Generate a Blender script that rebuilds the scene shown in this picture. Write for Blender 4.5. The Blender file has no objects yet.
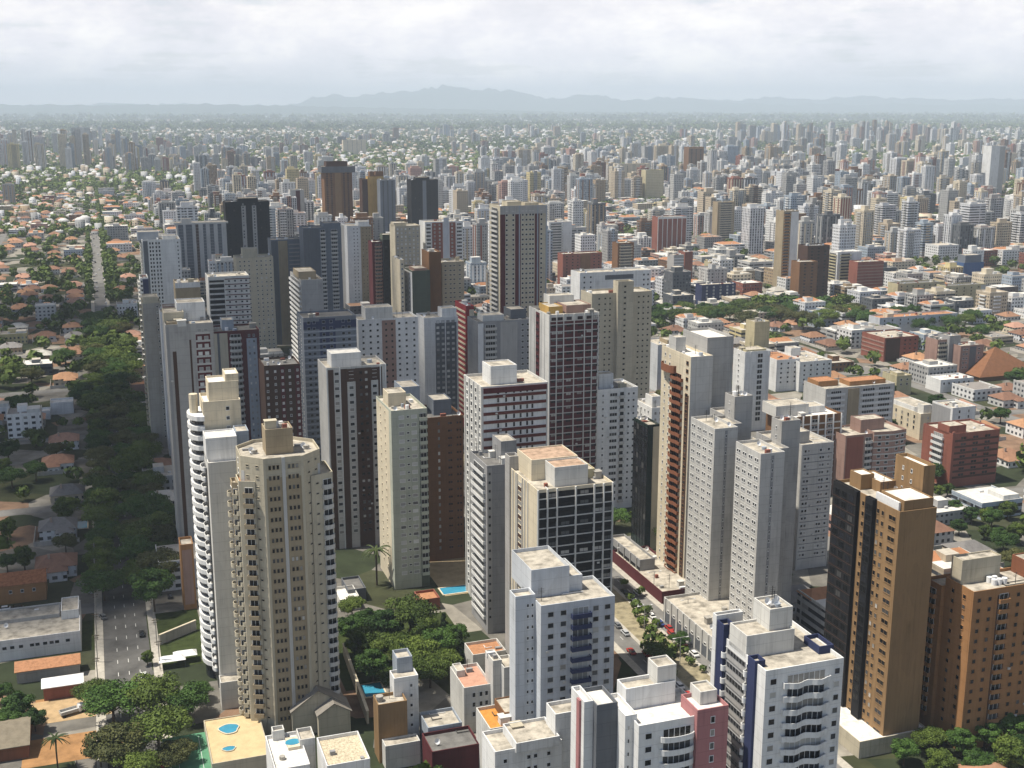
import bpy, math, random
import numpy as np
from mathutils import Vector
rnd = random.Random(7)
sc = bpy.context.scene
R = math.radians
# ---------------------------------------------------------------- camera, world, sun, exposure
H, FPX = 170.0, 1200.0
TILT = math.atan(277 / 1200)
CT, ST = math.cos(TILT), math.sin(TILT)
YAW = R(19.12)
A = (-math.sin(YAW), math.cos(YAW))      # along the avenues, away from the camera
BV = (math.cos(YAW), math.sin(YAW))      # across them
cd = bpy.data.cameras.new('camera'); cam = bpy.data.objects.new('camera', cd); sc.collection.objects.link(cam)
cam.location = (0, 0, H); cam.rotation_euler = (math.pi / 2 - TILT, 0, 0)
cd.sensor_width = 36; cd.lens = 36 * FPX / 1024; cd.clip_start = 1; cd.clip_end = 200000
sc.camera = cam
SUN_EL, SUN_AZ = R(66), R(-96)            # azimuth clockwise from +Y
sdir = Vector((math.sin(SUN_AZ) * math.cos(SUN_EL), math.cos(SUN_AZ) * math.cos(SUN_EL), math.sin(SUN_EL)))
sl = bpy.data.lights.new('sun', 'SUN'); sl.energy = 5.0; sl.angle = R(0.6); sl.color = (1, .935, .83)
so = bpy.data.objects.new('sun', sl); sc.collection.objects.link(so)
so.rotation_euler = sdir.to_track_quat('Z', 'Y').to_euler()
sc.view_settings.view_transform = 'Standard'; sc.view_settings.look = 'None'
sc.view_settings.exposure = 0.38; sc.view_settings.gamma = 1
sc.view_settings.use_curve_mapping = False
sc.render.engine = 'CYCLES'
sc.cycles.max_bounces = 6; sc.cycles.diffuse_bounces = 2; sc.cycles.glossy_bounces = 2
sc.cycles.transmission_bounces = 1; sc.cycles.volume_bounces = 4; sc.cycles.use_denoising = True


class NT:
    """tiny node-expression helper"""
    def __init__(s, tree): s.t = tree; s.n = tree.nodes; s.l = tree.links
    def add(s, typ, **kw):
        n = s.n.new(typ)
        for k, v in kw.items(): setattr(n, k, v)
        return n
    def inp(s, sock, v):
        if isinstance(v, bpy.types.NodeSocket): s.l.new(v, sock)
        elif v is not None:
            try: sock.default_value = v
            except Exception: sock.default_value = tuple(v) + (1,)
    def m(s, op, a, b=None, c=None, clamp=False):
        n = s.add('ShaderNodeMath', operation=op, use_clamp=clamp)
        s.inp(n.inputs[0], a)
        if b is not None: s.inp(n.inputs[1], b)
        if c is not None: s.inp(n.inputs[2], c)
        return n.outputs[0]
    def mix(s, f, a, b, bt='MIX'):
        n = s.add('ShaderNodeMix', data_type='RGBA', blend_type=bt)
        s.inp(n.inputs[0], f)
        for k, v in ((6, a), (7, b)):
            if not isinstance(v, bpy.types.NodeSocket): v = tuple(v)[:3] + (1,)
            s.inp(n.inputs[k], v)
        return n.outputs[2]
    def noise(s, vec, scale, det=4, rough=.55, out=0):
        n = s.add('ShaderNodeTexNoise'); s.inp(n.inputs['Vector'], vec)
        n.inputs['Scale'].default_value = scale; n.inputs['Detail'].default_value = det; n.inputs['Roughness'].default_value = rough
        return n.outputs[out]
    def ramp(s, f, stops, interp='LINEAR'):
        n = s.add('ShaderNodeValToRGB'); r = n.color_ramp; r.interpolation = interp
        while len(r.elements) < len(stops): r.elements.new(.5)
        for e, (p, c) in zip(r.elements, stops):
            e.position = p; e.color = tuple(c)[:3] + (1,) if not isinstance(c, (int, float)) else (c, c, c, 1)
        s.inp(n.inputs[0], f); return n.outputs[0]
    def vmul(s, v, k):
        n = s.add('ShaderNodeVectorMath', operation='MULTIPLY'); s.inp(n.inputs[0], v); n.inputs[1].default_value = k; return n.outputs[0]
    def comb(s, x, y, z):
        n = s.add('ShaderNodeCombineXYZ')
        for i, v in enumerate((x, y, z)): s.inp(n.inputs[i], v)
        return n.outputs[0]
    def sep(s, v):
        n = s.add('ShaderNodeSeparateXYZ'); s.inp(n.inputs[0], v); return n.outputs


w = bpy.data.worlds.new('World'); sc.world = w; w.use_nodes = True
t = NT(w.node_tree); t.n.clear()
sky = t.add('ShaderNodeTexSky', sky_type='NISHITA', sun_disc=False)
sky.sun_elevation = SUN_EL; sky.sun_rotation = SUN_AZ; sky.altitude = 900; sky.dust_density = 2
dv = t.add('ShaderNodeTexCoord').outputs['Generated']
x, y, z = t.sep(dv)
zz = t.m('ADD', t.m('MAXIMUM', z, 0.0), .035)
cv = t.comb(t.m('DIVIDE', x, zz), t.m('DIVIDE', y, zz), 0.0)
n1 = t.noise(cv, .55, 7, .6)
n2 = t.noise(t.comb(t.m('MULTIPLY', x, 9.0), t.m('MULTIPLY', y, 9.0), t.m('MULTIPLY', z, 24.0)), 1.0, 7, .58)
puff = t.m('ADD', t.m('MULTIPLY', n1, .35), t.m('MULTIPLY', n2, .65))
mask = t.ramp(puff, [(.26, 0), (.46, 1)])
hor = t.m('SUBTRACT', 1.0, t.m('MULTIPLY', z, 7.0), clamp=True)
mask = t.m('MAXIMUM', mask, t.m('MULTIPLY', hor, .93))
behind = t.m('MULTIPLY_ADD', t.m('MULTIPLY_ADD', y, 2.0, .55, clamp=True), .85, .15)      # unseen sky behind thinned of cloud, added to cut fill on front faces
mask = t.m('MULTIPLY', mask, behind)
n3 = t.noise(t.comb(t.m('MULTIPLY', x, 11.0), t.m('MULTIPLY', y, 11.0), t.m('MULTIPLY', z, 22.0)), 1.0, 10, .66)
bright = t.ramp(t.m('ADD', t.m('MULTIPLY', n3, .7), t.m('MULTIPLY', n2, .3)), [(.38, (9.0, 8.8, 9.3)), (.49, (10.3, 9.9, 10.3)), (.6, (12.4, 11.8, 11.4))])
lowb = t.m('SUBTRACT', 1.0, t.m('MULTIPLY', z, 40.0), clamp=True)
bright = t.mix(lowb, bright, (12.6, 12.3, 12.8))
up = t.m('MULTIPLY_ADD', t.m('SUBTRACT', 1.0, t.m('MULTIPLY', z, 3.2), clamp=True), .84, .16)
up3 = t.add('ShaderNodeVectorMath', operation='SCALE'); t.inp(up3.inputs[0], bright); t.inp(up3.inputs['Scale'], up)
col = t.mix(mask, sky.outputs[0], up3.outputs[0])
bg = t.add('ShaderNodeBackground'); t.inp(bg.inputs[0], col); bg.inputs[1].default_value = .1
wo = t.add('ShaderNodeOutputWorld'); t.l.new(bg.outputs[0], wo.inputs[0])

# ---------------------------------------------------------------- projection helpers


def at(px, py, h=0.0):
    """the point of the place seen at a pixel, at height h"""
    x = (px - 512) / FPX; y = (384 - py) / FPX
    d = (x, CT + y * ST, -ST + y * CT); k = (h - H) / d[2]
    return (d[0] * k, d[1] * k, h)


def proj(X, Y, Z):
    Z = Z - H; f = Y * CT - Z * ST; u = Y * ST + Z * CT
    if f < 1: return (1e5, 1e5, 1)
    return 512 + FPX * X / f, 384 - FPX * u / f, f


def along(P, v, px):
    k = (px - 512) / FPX; f = P[1] * CT - (P[2] - H) * ST
    return -(P[0] - k * f) / (v[0] - k * v[1] * CT)


def h_spacing(py, s, fl=2.9):
    z = FPX * fl * (CT - (py - 384) / FPX * ST) / s
    return H + z * (-ST + (384 - py) / FPX * CT)


def h_base(px, py, yb):
    lo, hi = 0.0, H - 1
    for _ in range(50):
        m = (lo + hi) / 2; P = at(px, py, m)
        if proj(P[0], P[1], 0)[1] > yb: hi = m
        else: lo = m
    return lo


def g(P): return (P[0] * BV[0] + P[1] * BV[1], P[0] * A[0] + P[1] * A[1])     # place -> street grid
def ug(gx, gy): return (gx * BV[0] + gy * A[0], gx * BV[1] + gy * A[1])       # street grid -> place


# ---------------------------------------------------------------- materials
MATS = {}


def new_mat(name):
    m = bpy.data.materials.new(name); m.use_nodes = True
    t = NT(m.node_tree); b = t.n['Principled BSDF']
    b.inputs['Roughness'].default_value = .85; b.inputs['Specular IOR Level'].default_value = .25
    return m, t, b


def wall_mat(c, line=True, rough=.85):
    key = ('w', tuple(c), line, rough)
    if key in MATS: return MATS[key]
    m, t, b = new_mat('painted_wall'); b.inputs['Roughness'].default_value = rough
    o = t.add('ShaderNodeTexCoord').outputs['Object']
    st = t.noise(t.vmul(o, (.9, .9, .05)), 1.0, 5, .65)
    bl = t.noise(o, .13, 4, .6)
    f = t.m('ADD', t.m('MULTIPLY', st, .6), t.m('MULTIPLY', bl, .4))
    k = t.ramp(f, [(.28, .6), (.47, .95), (.7, 1.08)])
    sk = t.noise(t.vmul(o, (2.6, 2.6, .02)), 1.0, 3, .7); pt = t.add('ShaderNodeTexVoronoi'); t.inp(pt.inputs['Vector'], t.vmul(o, (.22, .22, .12))); pt.inputs['Scale'].default_value = 1.0
    k = t.mix(t.ramp(sk, [(.56, 0), (.72, .45)]), k, (.55, .52, .47)); k = t.mix(.16, k, t.ramp(t.sep(pt.outputs['Color'])[0], [(0, .45), (1, 1.2)]), 'MULTIPLY')
    if line:
        z = t.sep(o)[2]
        fr = t.m('FRACT', t.m('DIVIDE', z, 2.9))
        ln = t.m('LESS_THAN', fr, .045)
        k = t.mix(t.m('MULTIPLY', ln, .3), k, (.35, .35, .35))
    t.inp(b.inputs['Base Color'], t.mix(1.0, c, k, 'MULTIPLY'))
    MATS[key] = m; return m


def flat_mat(name, c, rough=.8, spec=.25, scale=.6, amt=.25, metal=0):
    key = ('f', name)
    if key in MATS: return MATS[key]
    m, t, b = new_mat(name); b.inputs['Roughness'].default_value = rough; b.inputs['Specular IOR Level'].default_value = spec
    b.inputs['Metallic'].default_value = metal
    o = t.add('ShaderNodeTexCoord').outputs['Object']
    n = t.noise(o, scale, 6, .65)
    k = t.ramp(n, [(.3, 1 - amt), (.55, 1.0), (.75, 1 + amt * .5)])
    t.inp(b.inputs['Base Color'], t.mix(1.0, c, k, 'MULTIPLY'))
    MATS[key] = m; return m


def glass_mat(kind='glass', tint=(1, 1, 1)):
    key = ('g', kind, tint)
    if key in MATS: return MATS[key]
    m, t, b = new_mat('window_' + kind)
    a = t.add('ShaderNodeAttribute', attribute_name='rn').outputs['Fac']
    r = t.m('FRACT', t.m('ADD', a, t.add('ShaderNodeObjectInfo').outputs['Random']))
    st = {'glass': [(0, (.012, .014, .018)), (.48, (.035, .04, .05)), (.66, (.10, .105, .105)), (.82, (.27, .26, .24)), (.93, (.45, .44, .41))],
          'dark': [(0, (.008, .009, .011)), (.6, (.02, .022, .028)), (.9, (.07, .07, .07))],
          'blind': [(0, (.30, .30, .29)), (.4, (.52, .52, .50)), (.7, (.12, .12, .12)), (.85, (.65, .65, .62))]}[kind]
    c = t.ramp(r, st, 'CONSTANT')
    t.inp(b.inputs['Base Color'], t.mix(1.0, c, tint, 'MULTIPLY')); b.inputs['Roughness'].default_value = .22
    b.inputs['Specular IOR Level'].default_value = .3
    MATS[key] = m; return m


def facade_mat():
    """far buildings: wall colour per face (Col), window pattern per face (pat)"""
    m, t, b = new_mat('city_facade')
    tc = t.add('ShaderNodeTexCoord'); o = tc.outputs['Object']
    x, y, z = t.sep(o); nx, ny, nz = t.sep(tc.outputs['Normal'])
    hx = t.m('GREATER_THAN', t.m('ABSOLUTE', nx), t.m('ABSOLUTE', ny))
    u = t.m('ADD', t.m('MULTIPLY', hx, y), t.m('MULTIPLY', t.m('SUBTRACT', 1.0, hx), x))
    rn = t.add('ShaderNodeAttribute', attribute_name='rn').outputs['Fac']
    pat = t.add('ShaderNodeAttribute', attribute_name='pat').outputs['Fac']
    col = t.add('ShaderNodeAttribute', attribute_name='Col').outputs['Color']
    uu = t.m('ADD', t.m('DIVIDE', u, t.m('MULTIPLY_ADD', rn, 1.6, 2.3)), t.m('MULTIPLY', rn, 17.3))
    zf = t.m('DIVIDE', z, 3.0)
    fu, fz = t.m('FRACT', uu), t.m('FRACT', zf)
    cell = t.comb(t.m('FLOOR', uu), t.m('FLOOR', zf), rn)
    wn = t.add('ShaderNodeTexWhiteNoise', noise_dimensions='3D'); t.inp(wn.inputs[0], cell); wr = wn.outputs[0]
    def band(v, a, c): return t.m('MULTIPLY', t.m('GREATER_THAN', v, a), t.m('LESS_THAN', v, c))
    def ispat(k): return band(pat, k - .5, k + .5)
    w1 = t.m('MULTIPLY', band(fu, .24, .72), band(fz, .32, .78))
    w2 = t.m('MULTIPLY', band(fz, .36, .84), t.m('GREATER_THAN', t.m('FRACT', t.m('MULTIPLY', uu, .25)), .07))
    w3 = t.m('MULTIPLY', band(fu, .26, .74), t.m('GREATER_THAN', fz, .2))
    w4 = t.m('MULTIPLY', band(fu, .12, .9), band(fz, .12, .9))
    win = t.m('ADD', t.m('ADD', t.m('MULTIPLY', w1, ispat(1)), t.m('MULTIPLY', w2, ispat(2))), t.m('ADD', t.m('MULTIPLY', w3, ispat(3)), t.m('MULTIPLY', w4, ispat(4))))
    win = t.m('MULTIPLY', win, t.m('LESS_THAN', t.m('ABSOLUTE', nz), .5))
    gc = t.ramp(wr, [(0, (.02, .022, .028)), (.5, (.045, .05, .06)), (.72, (.12, .12, .12)), (.88, (.3, .29, .27))], 'CONSTANT')
    st = t.noise(t.vmul(o, (.5, .5, .06)), 1.0, 4, .6)
    k = t.ramp(st, [(.3, .78), (.5, 1.0), (.7, 1.05)])
    t.inp(b.inputs['Base Color'], t.mix(win, t.mix(1.0, col, k, 'MULTIPLY'), gc))
    t.inp(b.inputs['Roughness'], t.m('MULTIPLY_ADD', win, -.55, .85))
    return m


C = dict(white=(.74, .74, .72), offwhite=(.62, .61, .57), cream=(.66, .58, .43), beige=(.50, .45, .34), tan=(.36, .29, .19), grey=(.40, .39, .37),
         lgrey=(.53, .52, .49), mgrey=(.30, .30, .30), dgrey=(.13, .14, .155), slate=(.17, .19, .22), black=(.013, .013, .015), brown=(.20, .105, .05),
         dbrown=(.075, .04, .028), gbrown=(.28, .175, .085), brick=(.27, .10, .07), red=(.30, .035, .04), maroon=(.10, .022, .026), navy=(.03, .04, .10),
         pink=(.34, .22, .18), dpink=(.42, .19, .19), green=(.10, .12, .09), sage=(.44, .46, .38), blue=(.56, .585, .61), orange=(.35, .18, .075), ochre=(.50, .32, .10),
         yellow=(.52, .46, .29), rust=(.24, .095, .05), concrete=(.36, .34, .30), bluegrey=(.34, .38, .43), glassgreen=(.015, .03, .026))
def W(n, line=True): return wall_mat(C[n], line)
roof_m = flat_mat('roof_concrete', (.45, .41, .34), .9, .1, .35, .6)
deck_white = flat_mat('roof_white', (.72, .69, .63), .9, .1, .5, .35)
deck_dark = flat_mat('roof_dark', (.17, .165, .155), .9, .1, .4, .4)
tile_or = flat_mat('roof_terracotta', (.42, .21, .11), .85, .15, 1.2, .35)
gravel_m = flat_mat('roof_gravel', (.58, .50, .36), .95, .05, 2.2, .6)
metal_w = flat_mat('metal_white', (.75, .75, .74), .5, .4, 1, .1)
metal_d = flat_mat('metal_dark', (.05, .05, .05), .5, .4, 1, .2)
asphalt = flat_mat('asphalt', (.19, .184, .172), .9, .15, .12, .4)
paving = flat_mat('paving', (.44, .41, .35), .9, .1, .5, .3)
paint = flat_mat('road_paint', (.62, .62, .58), .8, .2, 2, .3)
soil = flat_mat('red_soil', (.36, .20, .09), .95, .05, .2, .4)
lawn = flat_mat('lawn', (.045, .06, .02), .95, .05, .3, .5)
trunk_m = flat_mat('bark', (.09, .065, .045), .95, .05, 2, .3)
water_m = flat_mat('pool_water', (.05, .27, .40), .1, .5, .3, .15)
court_m = flat_mat('court_green', (.10, .25, .15), .9, .1, .3, .2)
city_m = facade_mat()

# ---------------------------------------------------------------- mesh builder


class MB:
    def __init__(s): s.v = []; s.f = []; s.m = []; s.rn = []
    def add(s, vs, fs, mi=0, rn=0.0):
        o = len(s.v); s.v += vs
        for f in fs: s.f.append([i + o for i in f]); s.m.append(mi); s.rn.append(rn)
    def box(s, x0, x1, y0, y1, z0, z1, mi=0, bottom=True, rn=0.0):
        vs = [(x, y, z) for z in (z0, z1) for x, y in ((x0, y0), (x1, y0), (x1, y1), (x0, y1))]
        fs = [(0, 1, 5, 4), (1, 2, 6, 5), (2, 3, 7, 6), (3, 0, 4, 7), (4, 5, 6, 7)] + ([(3, 2, 1, 0)] if bottom else [])
        s.add(vs, fs, mi, rn)
    def prism(s, pts, z0, z1, mi=0, bottom=True):
        n = len(pts); vs = [(p[0], p[1], z0) for p in pts] + [(p[0], p[1], z1) for p in pts]
        fs = [(i, (i + 1) % n, n + (i + 1) % n, n + i) for i in range(n)] + [tuple(range(n, 2 * n))] + ([tuple(range(n - 1, -1, -1))] if bottom else [])
        s.add(vs, fs, mi)
    def shell(s, pts, z0, z1, drop=.9, t=.25):
        """closed walls of a block with an upstand round its roof"""
        n = len(pts); cx = sum(p[0] for p in pts) / n; cy = sum(p[1] for p in pts) / n
        ins = []
        for i in range(n):
            a, b, c = pts[i - 1], pts[i], pts[(i + 1) % n]
            e1 = Vector((b[0] - a[0], b[1] - a[1])).normalized(); e2 = Vector((c[0] - b[0], c[1] - b[1])).normalized()
            n1 = Vector((-e1.y, e1.x)); n2 = Vector((-e2.y, e2.x)); k = (n1 + n2); k = k / max(.3, k.dot(n1)); ins.append((b[0] + k.x * t, b[1] + k.y * t))
        vs = [(p[0], p[1], z0) for p in pts] + [(p[0], p[1], z1) for p in pts] + [(p[0], p[1], z1) for p in ins] + [(p[0], p[1], z1 - drop) for p in ins]
        fs = []
        for i in range(n):
            j = (i + 1) % n
            for q in range(3): fs.append((q * n + i, q * n + j, (q + 1) * n + j, (q + 1) * n + i))
        s.add(vs, fs)
        return ins
    def mesh(s, name, mats):
        me = bpy.data.meshes.new(name); me.from_pydata(s.v, [], s.f)
        for m in mats: me.materials.append(m)
        if len(mats) > 1: me.polygons.foreach_set('material_index', s.m)
        if any(s.rn):
            a = me.attributes.new('rn', 'FLOAT', 'FACE'); a.data.foreach_set('value', s.rn)
        return me


def link(name, me, parent=None, loc=(0, 0, 0), rz=0.0):
    o = bpy.data.objects.new(name, me); sc.collection.objects.link(o)
    o.location = loc; o.rotation_euler = (0, 0, rz); o.parent = parent
    return o


def tag(o, label, cat, group=None, kind=None):
    if label: o['label'] = label
    if cat: o['category'] = cat
    if group: o['group'] = group
    if kind: o['kind'] = kind
    return o


PART = {}


def box_mesh(name, wd, pr, hh, mat, back=0.0):
    k = ('bx', round(wd, 2), round(pr, 2), round(hh, 2), mat.name, name, back)
    if k not in PART:
        mb = MB(); mb.box(-wd / 2, wd / 2, -pr, back, 0, hh); PART[k] = mb.mesh(name, [mat])
    return PART[k]


def win_geo(mb, wd, hh):
    fr = .09 if wd < 3 else .12
    mb.box(-wd / 2, wd / 2, -.05, .0, 0, hh, 1)                       # pane
    mb.box(-wd / 2 - .06, wd / 2 + .06, -.16, 0, -.14, 0, 0)          # sill
    n = max(1, round(wd / 1.3))
    for i in range(n + 1):
        c = -wd / 2 + wd * i / n
        mb.box(c - fr / 2, c + fr / 2, -.09, 0, 0, hh, 0)
    mb.box(-wd / 2 - fr / 2, wd / 2 + fr / 2, -.12, 0, hh, hh + .1, 0)


def win_mesh(wd, hh, frame, glass):
    k = ('wi', round(wd, 2), round(hh, 2), frame.name, glass.name)
    if k not in PART:
        mb = MB(); win_geo(mb, wd, hh); PART[k] = mb.mesh('window', [frame, glass])
    return PART[k]


def balc_mesh(wd, pr, mat, shape, hh=1.05):
    k = ('ba', round(wd, 2), round(pr, 2), mat.name, shape, hh)
    if k in PART: return PART[k]
    if shape == 'arc': pts = [(-wd / 2 * math.cos(math.pi * i / 10), -pr * (math.sin(math.pi * i / 10)) ** .7) for i in range(11)]
    elif shape == 'wave': pts = [(-wd / 2, 0), (-wd / 2, -.5 * pr)] + [(-wd / 2 + wd * i / 12, -pr * (.72 + .28 * math.cos(4 * math.pi * i / 12 + math.pi))) for i in range(1, 12)] + [(wd / 2, -.5 * pr), (wd / 2, 0)]
    else: pts = [(-wd / 2, 0), (-wd / 2, -pr), (wd / 2, -pr), (wd / 2, 0)]
    mb = MB(); mb.prism(pts, -.16, 0)
    n = len(pts); t = .14
    cx = 0
    inn = [(p[0] * (1 - 2 * t / wd), min(0, p[1] + t)) for p in pts]
    vs = [(p[0], p[1], z) for z in (0, hh) for p in pts] + [(p[0], p[1], z) for z in (0, hh) for p in inn]
    fs = []
    for i in range(n - 1):
        fs += [(i, i + 1, n + i + 1, n + i), (2 * n + i + 1, 2 * n + i, 3 * n + i, 3 * n + i + 1), (n + i, n + i + 1, 3 * n + i + 1, 3 * n + i)]
    mb.add(vs, fs)
    PART[k] = mb.mesh('balcony', [mat]); return PART[k]


# ---------------------------------------------------------------- named towers
OCC = []          # footprints in the street grid: x0, x1, y0, y1
LM = []           # landmarks: px, py, phrase


class Face:
    def __init__(s, O, u, n_, wd, z0, z1): s.O, s.u, s.n, s.w, s.z0, s.z1 = O, u, n_, wd, z0, z1; s.th = math.atan2(u[1], u[0])


class Tower:
    def __init__(s, name, label, cat, lm, P, h, w, d, fl=2.9, group=None, rz=YAW):
        s.h, s.w, s.d, s.fl = h, w, d, fl
        s.root = link(name, None, None, (P[0], P[1], 0), rz); s.root.empty_display_size = 1
        tag(s.root, label, cat, group)
        s.wl = []; s.P = P
        gx, gy = g(P); OCC.append((gx - 2, gx + w + 2, gy - 2, gy + d + 2))
        if lm:
            p = proj(*(P[0] + BV[0] * w / 2, P[1] + BV[1] * w / 2), h * .8); LM.append((p[0], p[1], lm))
    def part(s, name, mb, mats, parent=None):
        if not isinstance(mats, (list, tuple)): mats = [mats]
        return link(name, mb.mesh(name, mats), parent or s.root)
    def block(s, x0, x1, y0, y1, z0, z1, mat, name='wall', rm=None, drop=.9):
        return s.poly([(x0, y0), (x1, y0), (x1, y1), (x0, y1)], z0, z1, mat, name, rm, drop)
    def poly(s, pts, z0, z1, mat, name='wall', rm=None, drop=.9):
        mb = MB(); ins = mb.shell(pts, z0, z1, drop); wo = s.part(name, mb, mat)
        mb = MB(); mb.prism(ins, z1 - drop - .3, z1 - drop); s.part('roof' if name == 'wall' else 'roof_deck', mb, rm or roof_m, s.root if name == 'wall' else wo)
        fs = []
        n = len(pts)
        for i in range(n):
            a, b = Vector(pts[i]), Vector(pts[(i + 1) % n]); e = b - a; L = e.length; e.normalize()
            fs.append(Face((a.x, a.y), (e.x, e.y), (e.y, -e.x), L, z0, z1))
        return fs                       # for a box: front, right, back, left (left runs back -> front)
    def obj(s, name, me, f, u, z, out=0.0):
        x = f.O[0] + f.u[0] * u + f.n[0] * out; y = f.O[1] + f.u[1] * u + f.n[1] * out
        return link(name, me, s.root, (x, y, z), f.th)
    def floors(s, f, lo=1, top=1.2):
        n = int((f.z1 - f.z0 - top) / s.fl)
        off = (f.z1 - top) - n * s.fl
        return [off + k * s.fl for k in range(n - 1, lo - 1, -1)]
    def deco(s, f, items, glass='glass', frame='white'):
        for it in items:
            k = it[0]
            if k == 'w':
                _, us, ww, wh, zo = it[:5]; gl = it[5] if len(it) > 5 else glass; fm = it[6] if len(it) > 6 else frame; out = it[7] if len(it) > 7 else 0
                for z in s.floors(f):
                    for u in us: s.wl.append((f, u * f.w, z + zo, ww, wh, W(fm, False), glass_mat(gl), out))
            elif k == 'b':
                _, a, b, hh, zo, mat, pr = it
                me = box_mesh('spandrel', (b - a) * f.w, pr, hh, mat)
                for z in s.floors(f)[:34]: s.obj('spandrel', me, f, (a + b) / 2 * f.w, z + zo)
            elif k == 'p':
                _, us, wd, mat, pr = it
                me = box_mesh('pilaster', wd, pr, f.z1 - f.z0 - .02, mat)
                for u in us: s.obj('pilaster', me, f, min(max(u * f.w, wd / 2 + .01), f.w - wd / 2 - .01), f.z0)
            elif k == 's':
                _, a, b, mat, pr = it[:5]; z0 = f.z0 + (it[5] if len(it) > 5 else 0); z1 = f.z1 - (it[6] if len(it) > 6 else .9)
                s.obj('wall_panel', box_mesh('wall_panel', (b - a) * f.w, pr, z1 - z0, mat), f, (a + b) / 2 * f.w, z0)
            elif k == 'c':
                _, a, b, pr, mat, shape = it[:6]; wd = (b - a) * f.w; me = balc_mesh(wd, pr, mat, shape)
                for z in s.floors(f)[:32]:
                    s.obj('balcony', me, f, (a + b) / 2 * f.w, z)
                    s.wl.append((f, (a + b) / 2 * f.w, z + .1, wd * .8, 2.2, W('white', False), glass_mat('dark' if len(it) < 7 else it[6]), 0))
            elif k == 'r':                                    # one crown band
                _, a, b, z0, z1, mat, pr = it
                s.obj('crown_band', box_mesh('crown_band', (b - a) * f.w, pr, z1 - z0, mat), f, (a + b) / 2 * f.w, f.z1 + z0)
    def roof_items(s, items):
        for (x0, x1, y0, y1, z0, hh, mat) in items:
            s.block(x0 * s.w, x1 * s.w, y0 * s.d, y1 * s.d, z0, z0 + hh, mat, 'rooftop_house', None, .35)
    def clutter(s, x0, x1, y0, y1, z, n=3):
        q = random.Random(hash((round(s.w, 2), round(s.h, 2))) & 0xffff)
        n = int(n * 2.4) if n else 0
        for i in range(n):
            x, y = q.uniform(x0 + .9, x1 - .9), q.uniform(y0 + .9, y1 - .9); k = q.random(); mb = MB()
            if k < .22:
                a = q.uniform(.5, 1.1); mb.prism([(x + a * math.cos(j * math.pi / 5), y + a * math.sin(j * math.pi / 5)) for j in range(10)], z, z + q.uniform(.8, 1.6)); s.part('water_tank', mb, q.choice([metal_w, W('bluegrey', False), W('concrete', False)]))
            elif k < .42:
                a = q.uniform(.4, 1.3); mb.box(x - a, x + a, y - .5, y + .5, z, z + q.uniform(.5, 1.5)); s.part('roof_vent', mb, q.choice([metal_w, W('mgrey', False), W('brick', False)]))
            elif k < .58:
                mb.box(x - .08, x + .08, y - .08, y + .08, z, z + .9); c = 10
                mb.add([(x, y, z + .9)] + [(x + .75 * math.cos(j * .628), y - .35 + .3 * math.sin(j * .628), z + 1.2 + .75 * math.sin(j * .628)) for j in range(c)], [(0, j + 1, (j + 1) % c + 1) for j in range(c)]); s.part('satellite_dish', mb, metal_w)
            elif k < .74:
                L_ = q.uniform(2, max(2.1, (x1 - x0) * .5)); x = min(x, x1 - L_ - .3) if x1 - L_ - .3 > x0 else x0 + .3; mb.box(x, min(x + L_, x1 - .3), y - .09, y + .09, z + .15, z + .33); mb.box(x, x + .18, y - .09, min(y + 2, y1 - .2), z + .15, z + .33); s.part('roof_pipe', mb, q.choice([metal_d, metal_w]))
            elif k < .84:
                a, b = q.uniform(.9, 1.6), q.uniform(.8, 1.4); mb.box(x - a, x + a, y - b, y + b, z, z + 2.1); mb.box(x - a - .2, x + a + .2, y - b - .2, y + b + .2, z + 2.1, z + 2.25); s.part('roof_shed', mb, q.choice([W('offwhite', False), W('concrete', False), W('beige', False)]))
            else:
                hh = q.uniform(3, 6); mb.box(x - .06, x + .06, y - .06, y + .06, z, z + hh)
                for j in range(4): mb.box(x - .8, x + .8, y - .03, y + .03, z + hh * (.6 + .1 * j), z + hh * (.6 + .1 * j) + .05)
                s.part('antenna', mb, metal_d)
    def aircons(s, f, n):
        q = random.Random(n + int(s.h * 7)); fl = s.floors(f); me = box_mesh('air_conditioner', .8, .4, .55, W('lgrey', False))
        for _ in range(n): s.obj('air_conditioner', me, f, q.uniform(.06, .94) * f.w, q.choice(fl) + .25) if fl else None
    def done(s):
        """first 100 windows singly, the rest as one part"""
        for (f, u, z, ww, wh, fm, gm, out) in s.wl[:100]: s.obj('window', win_mesh(ww, wh, fm, gm), f, u, z, out)
        rest = s.wl[100:]
        if rest:
            mb = MB(); mats = []; q = random.Random(3)
            for (f, u, z, ww, wh, fm, gm, out) in rest:
                for m_ in (fm, gm):
                    if m_ not in mats: mats.append(m_)
                tmp = MB(); win_geo(tmp, ww, wh); r = q.random()
                c_, s_ = math.cos(f.th), math.sin(f.th); ox = f.O[0] + f.u[0] * u + f.n[0] * out; oy = f.O[1] + f.u[1] * u + f.n[1] * out
                o = len(mb.v); mb.v += [(ox + c_ * x - s_ * y, oy + s_ * x + c_ * y, z + zz) for x, y, zz in tmp.v]
                for fa, mi in zip(tmp.f, tmp.m):
                    mb.f.append([i + o for i in fa]); mb.m.append(mats.index(gm if mi else fm)); mb.rn.append(r)
            o = s.part('window', mb, mats); o['kind'] = 'stuff'


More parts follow.
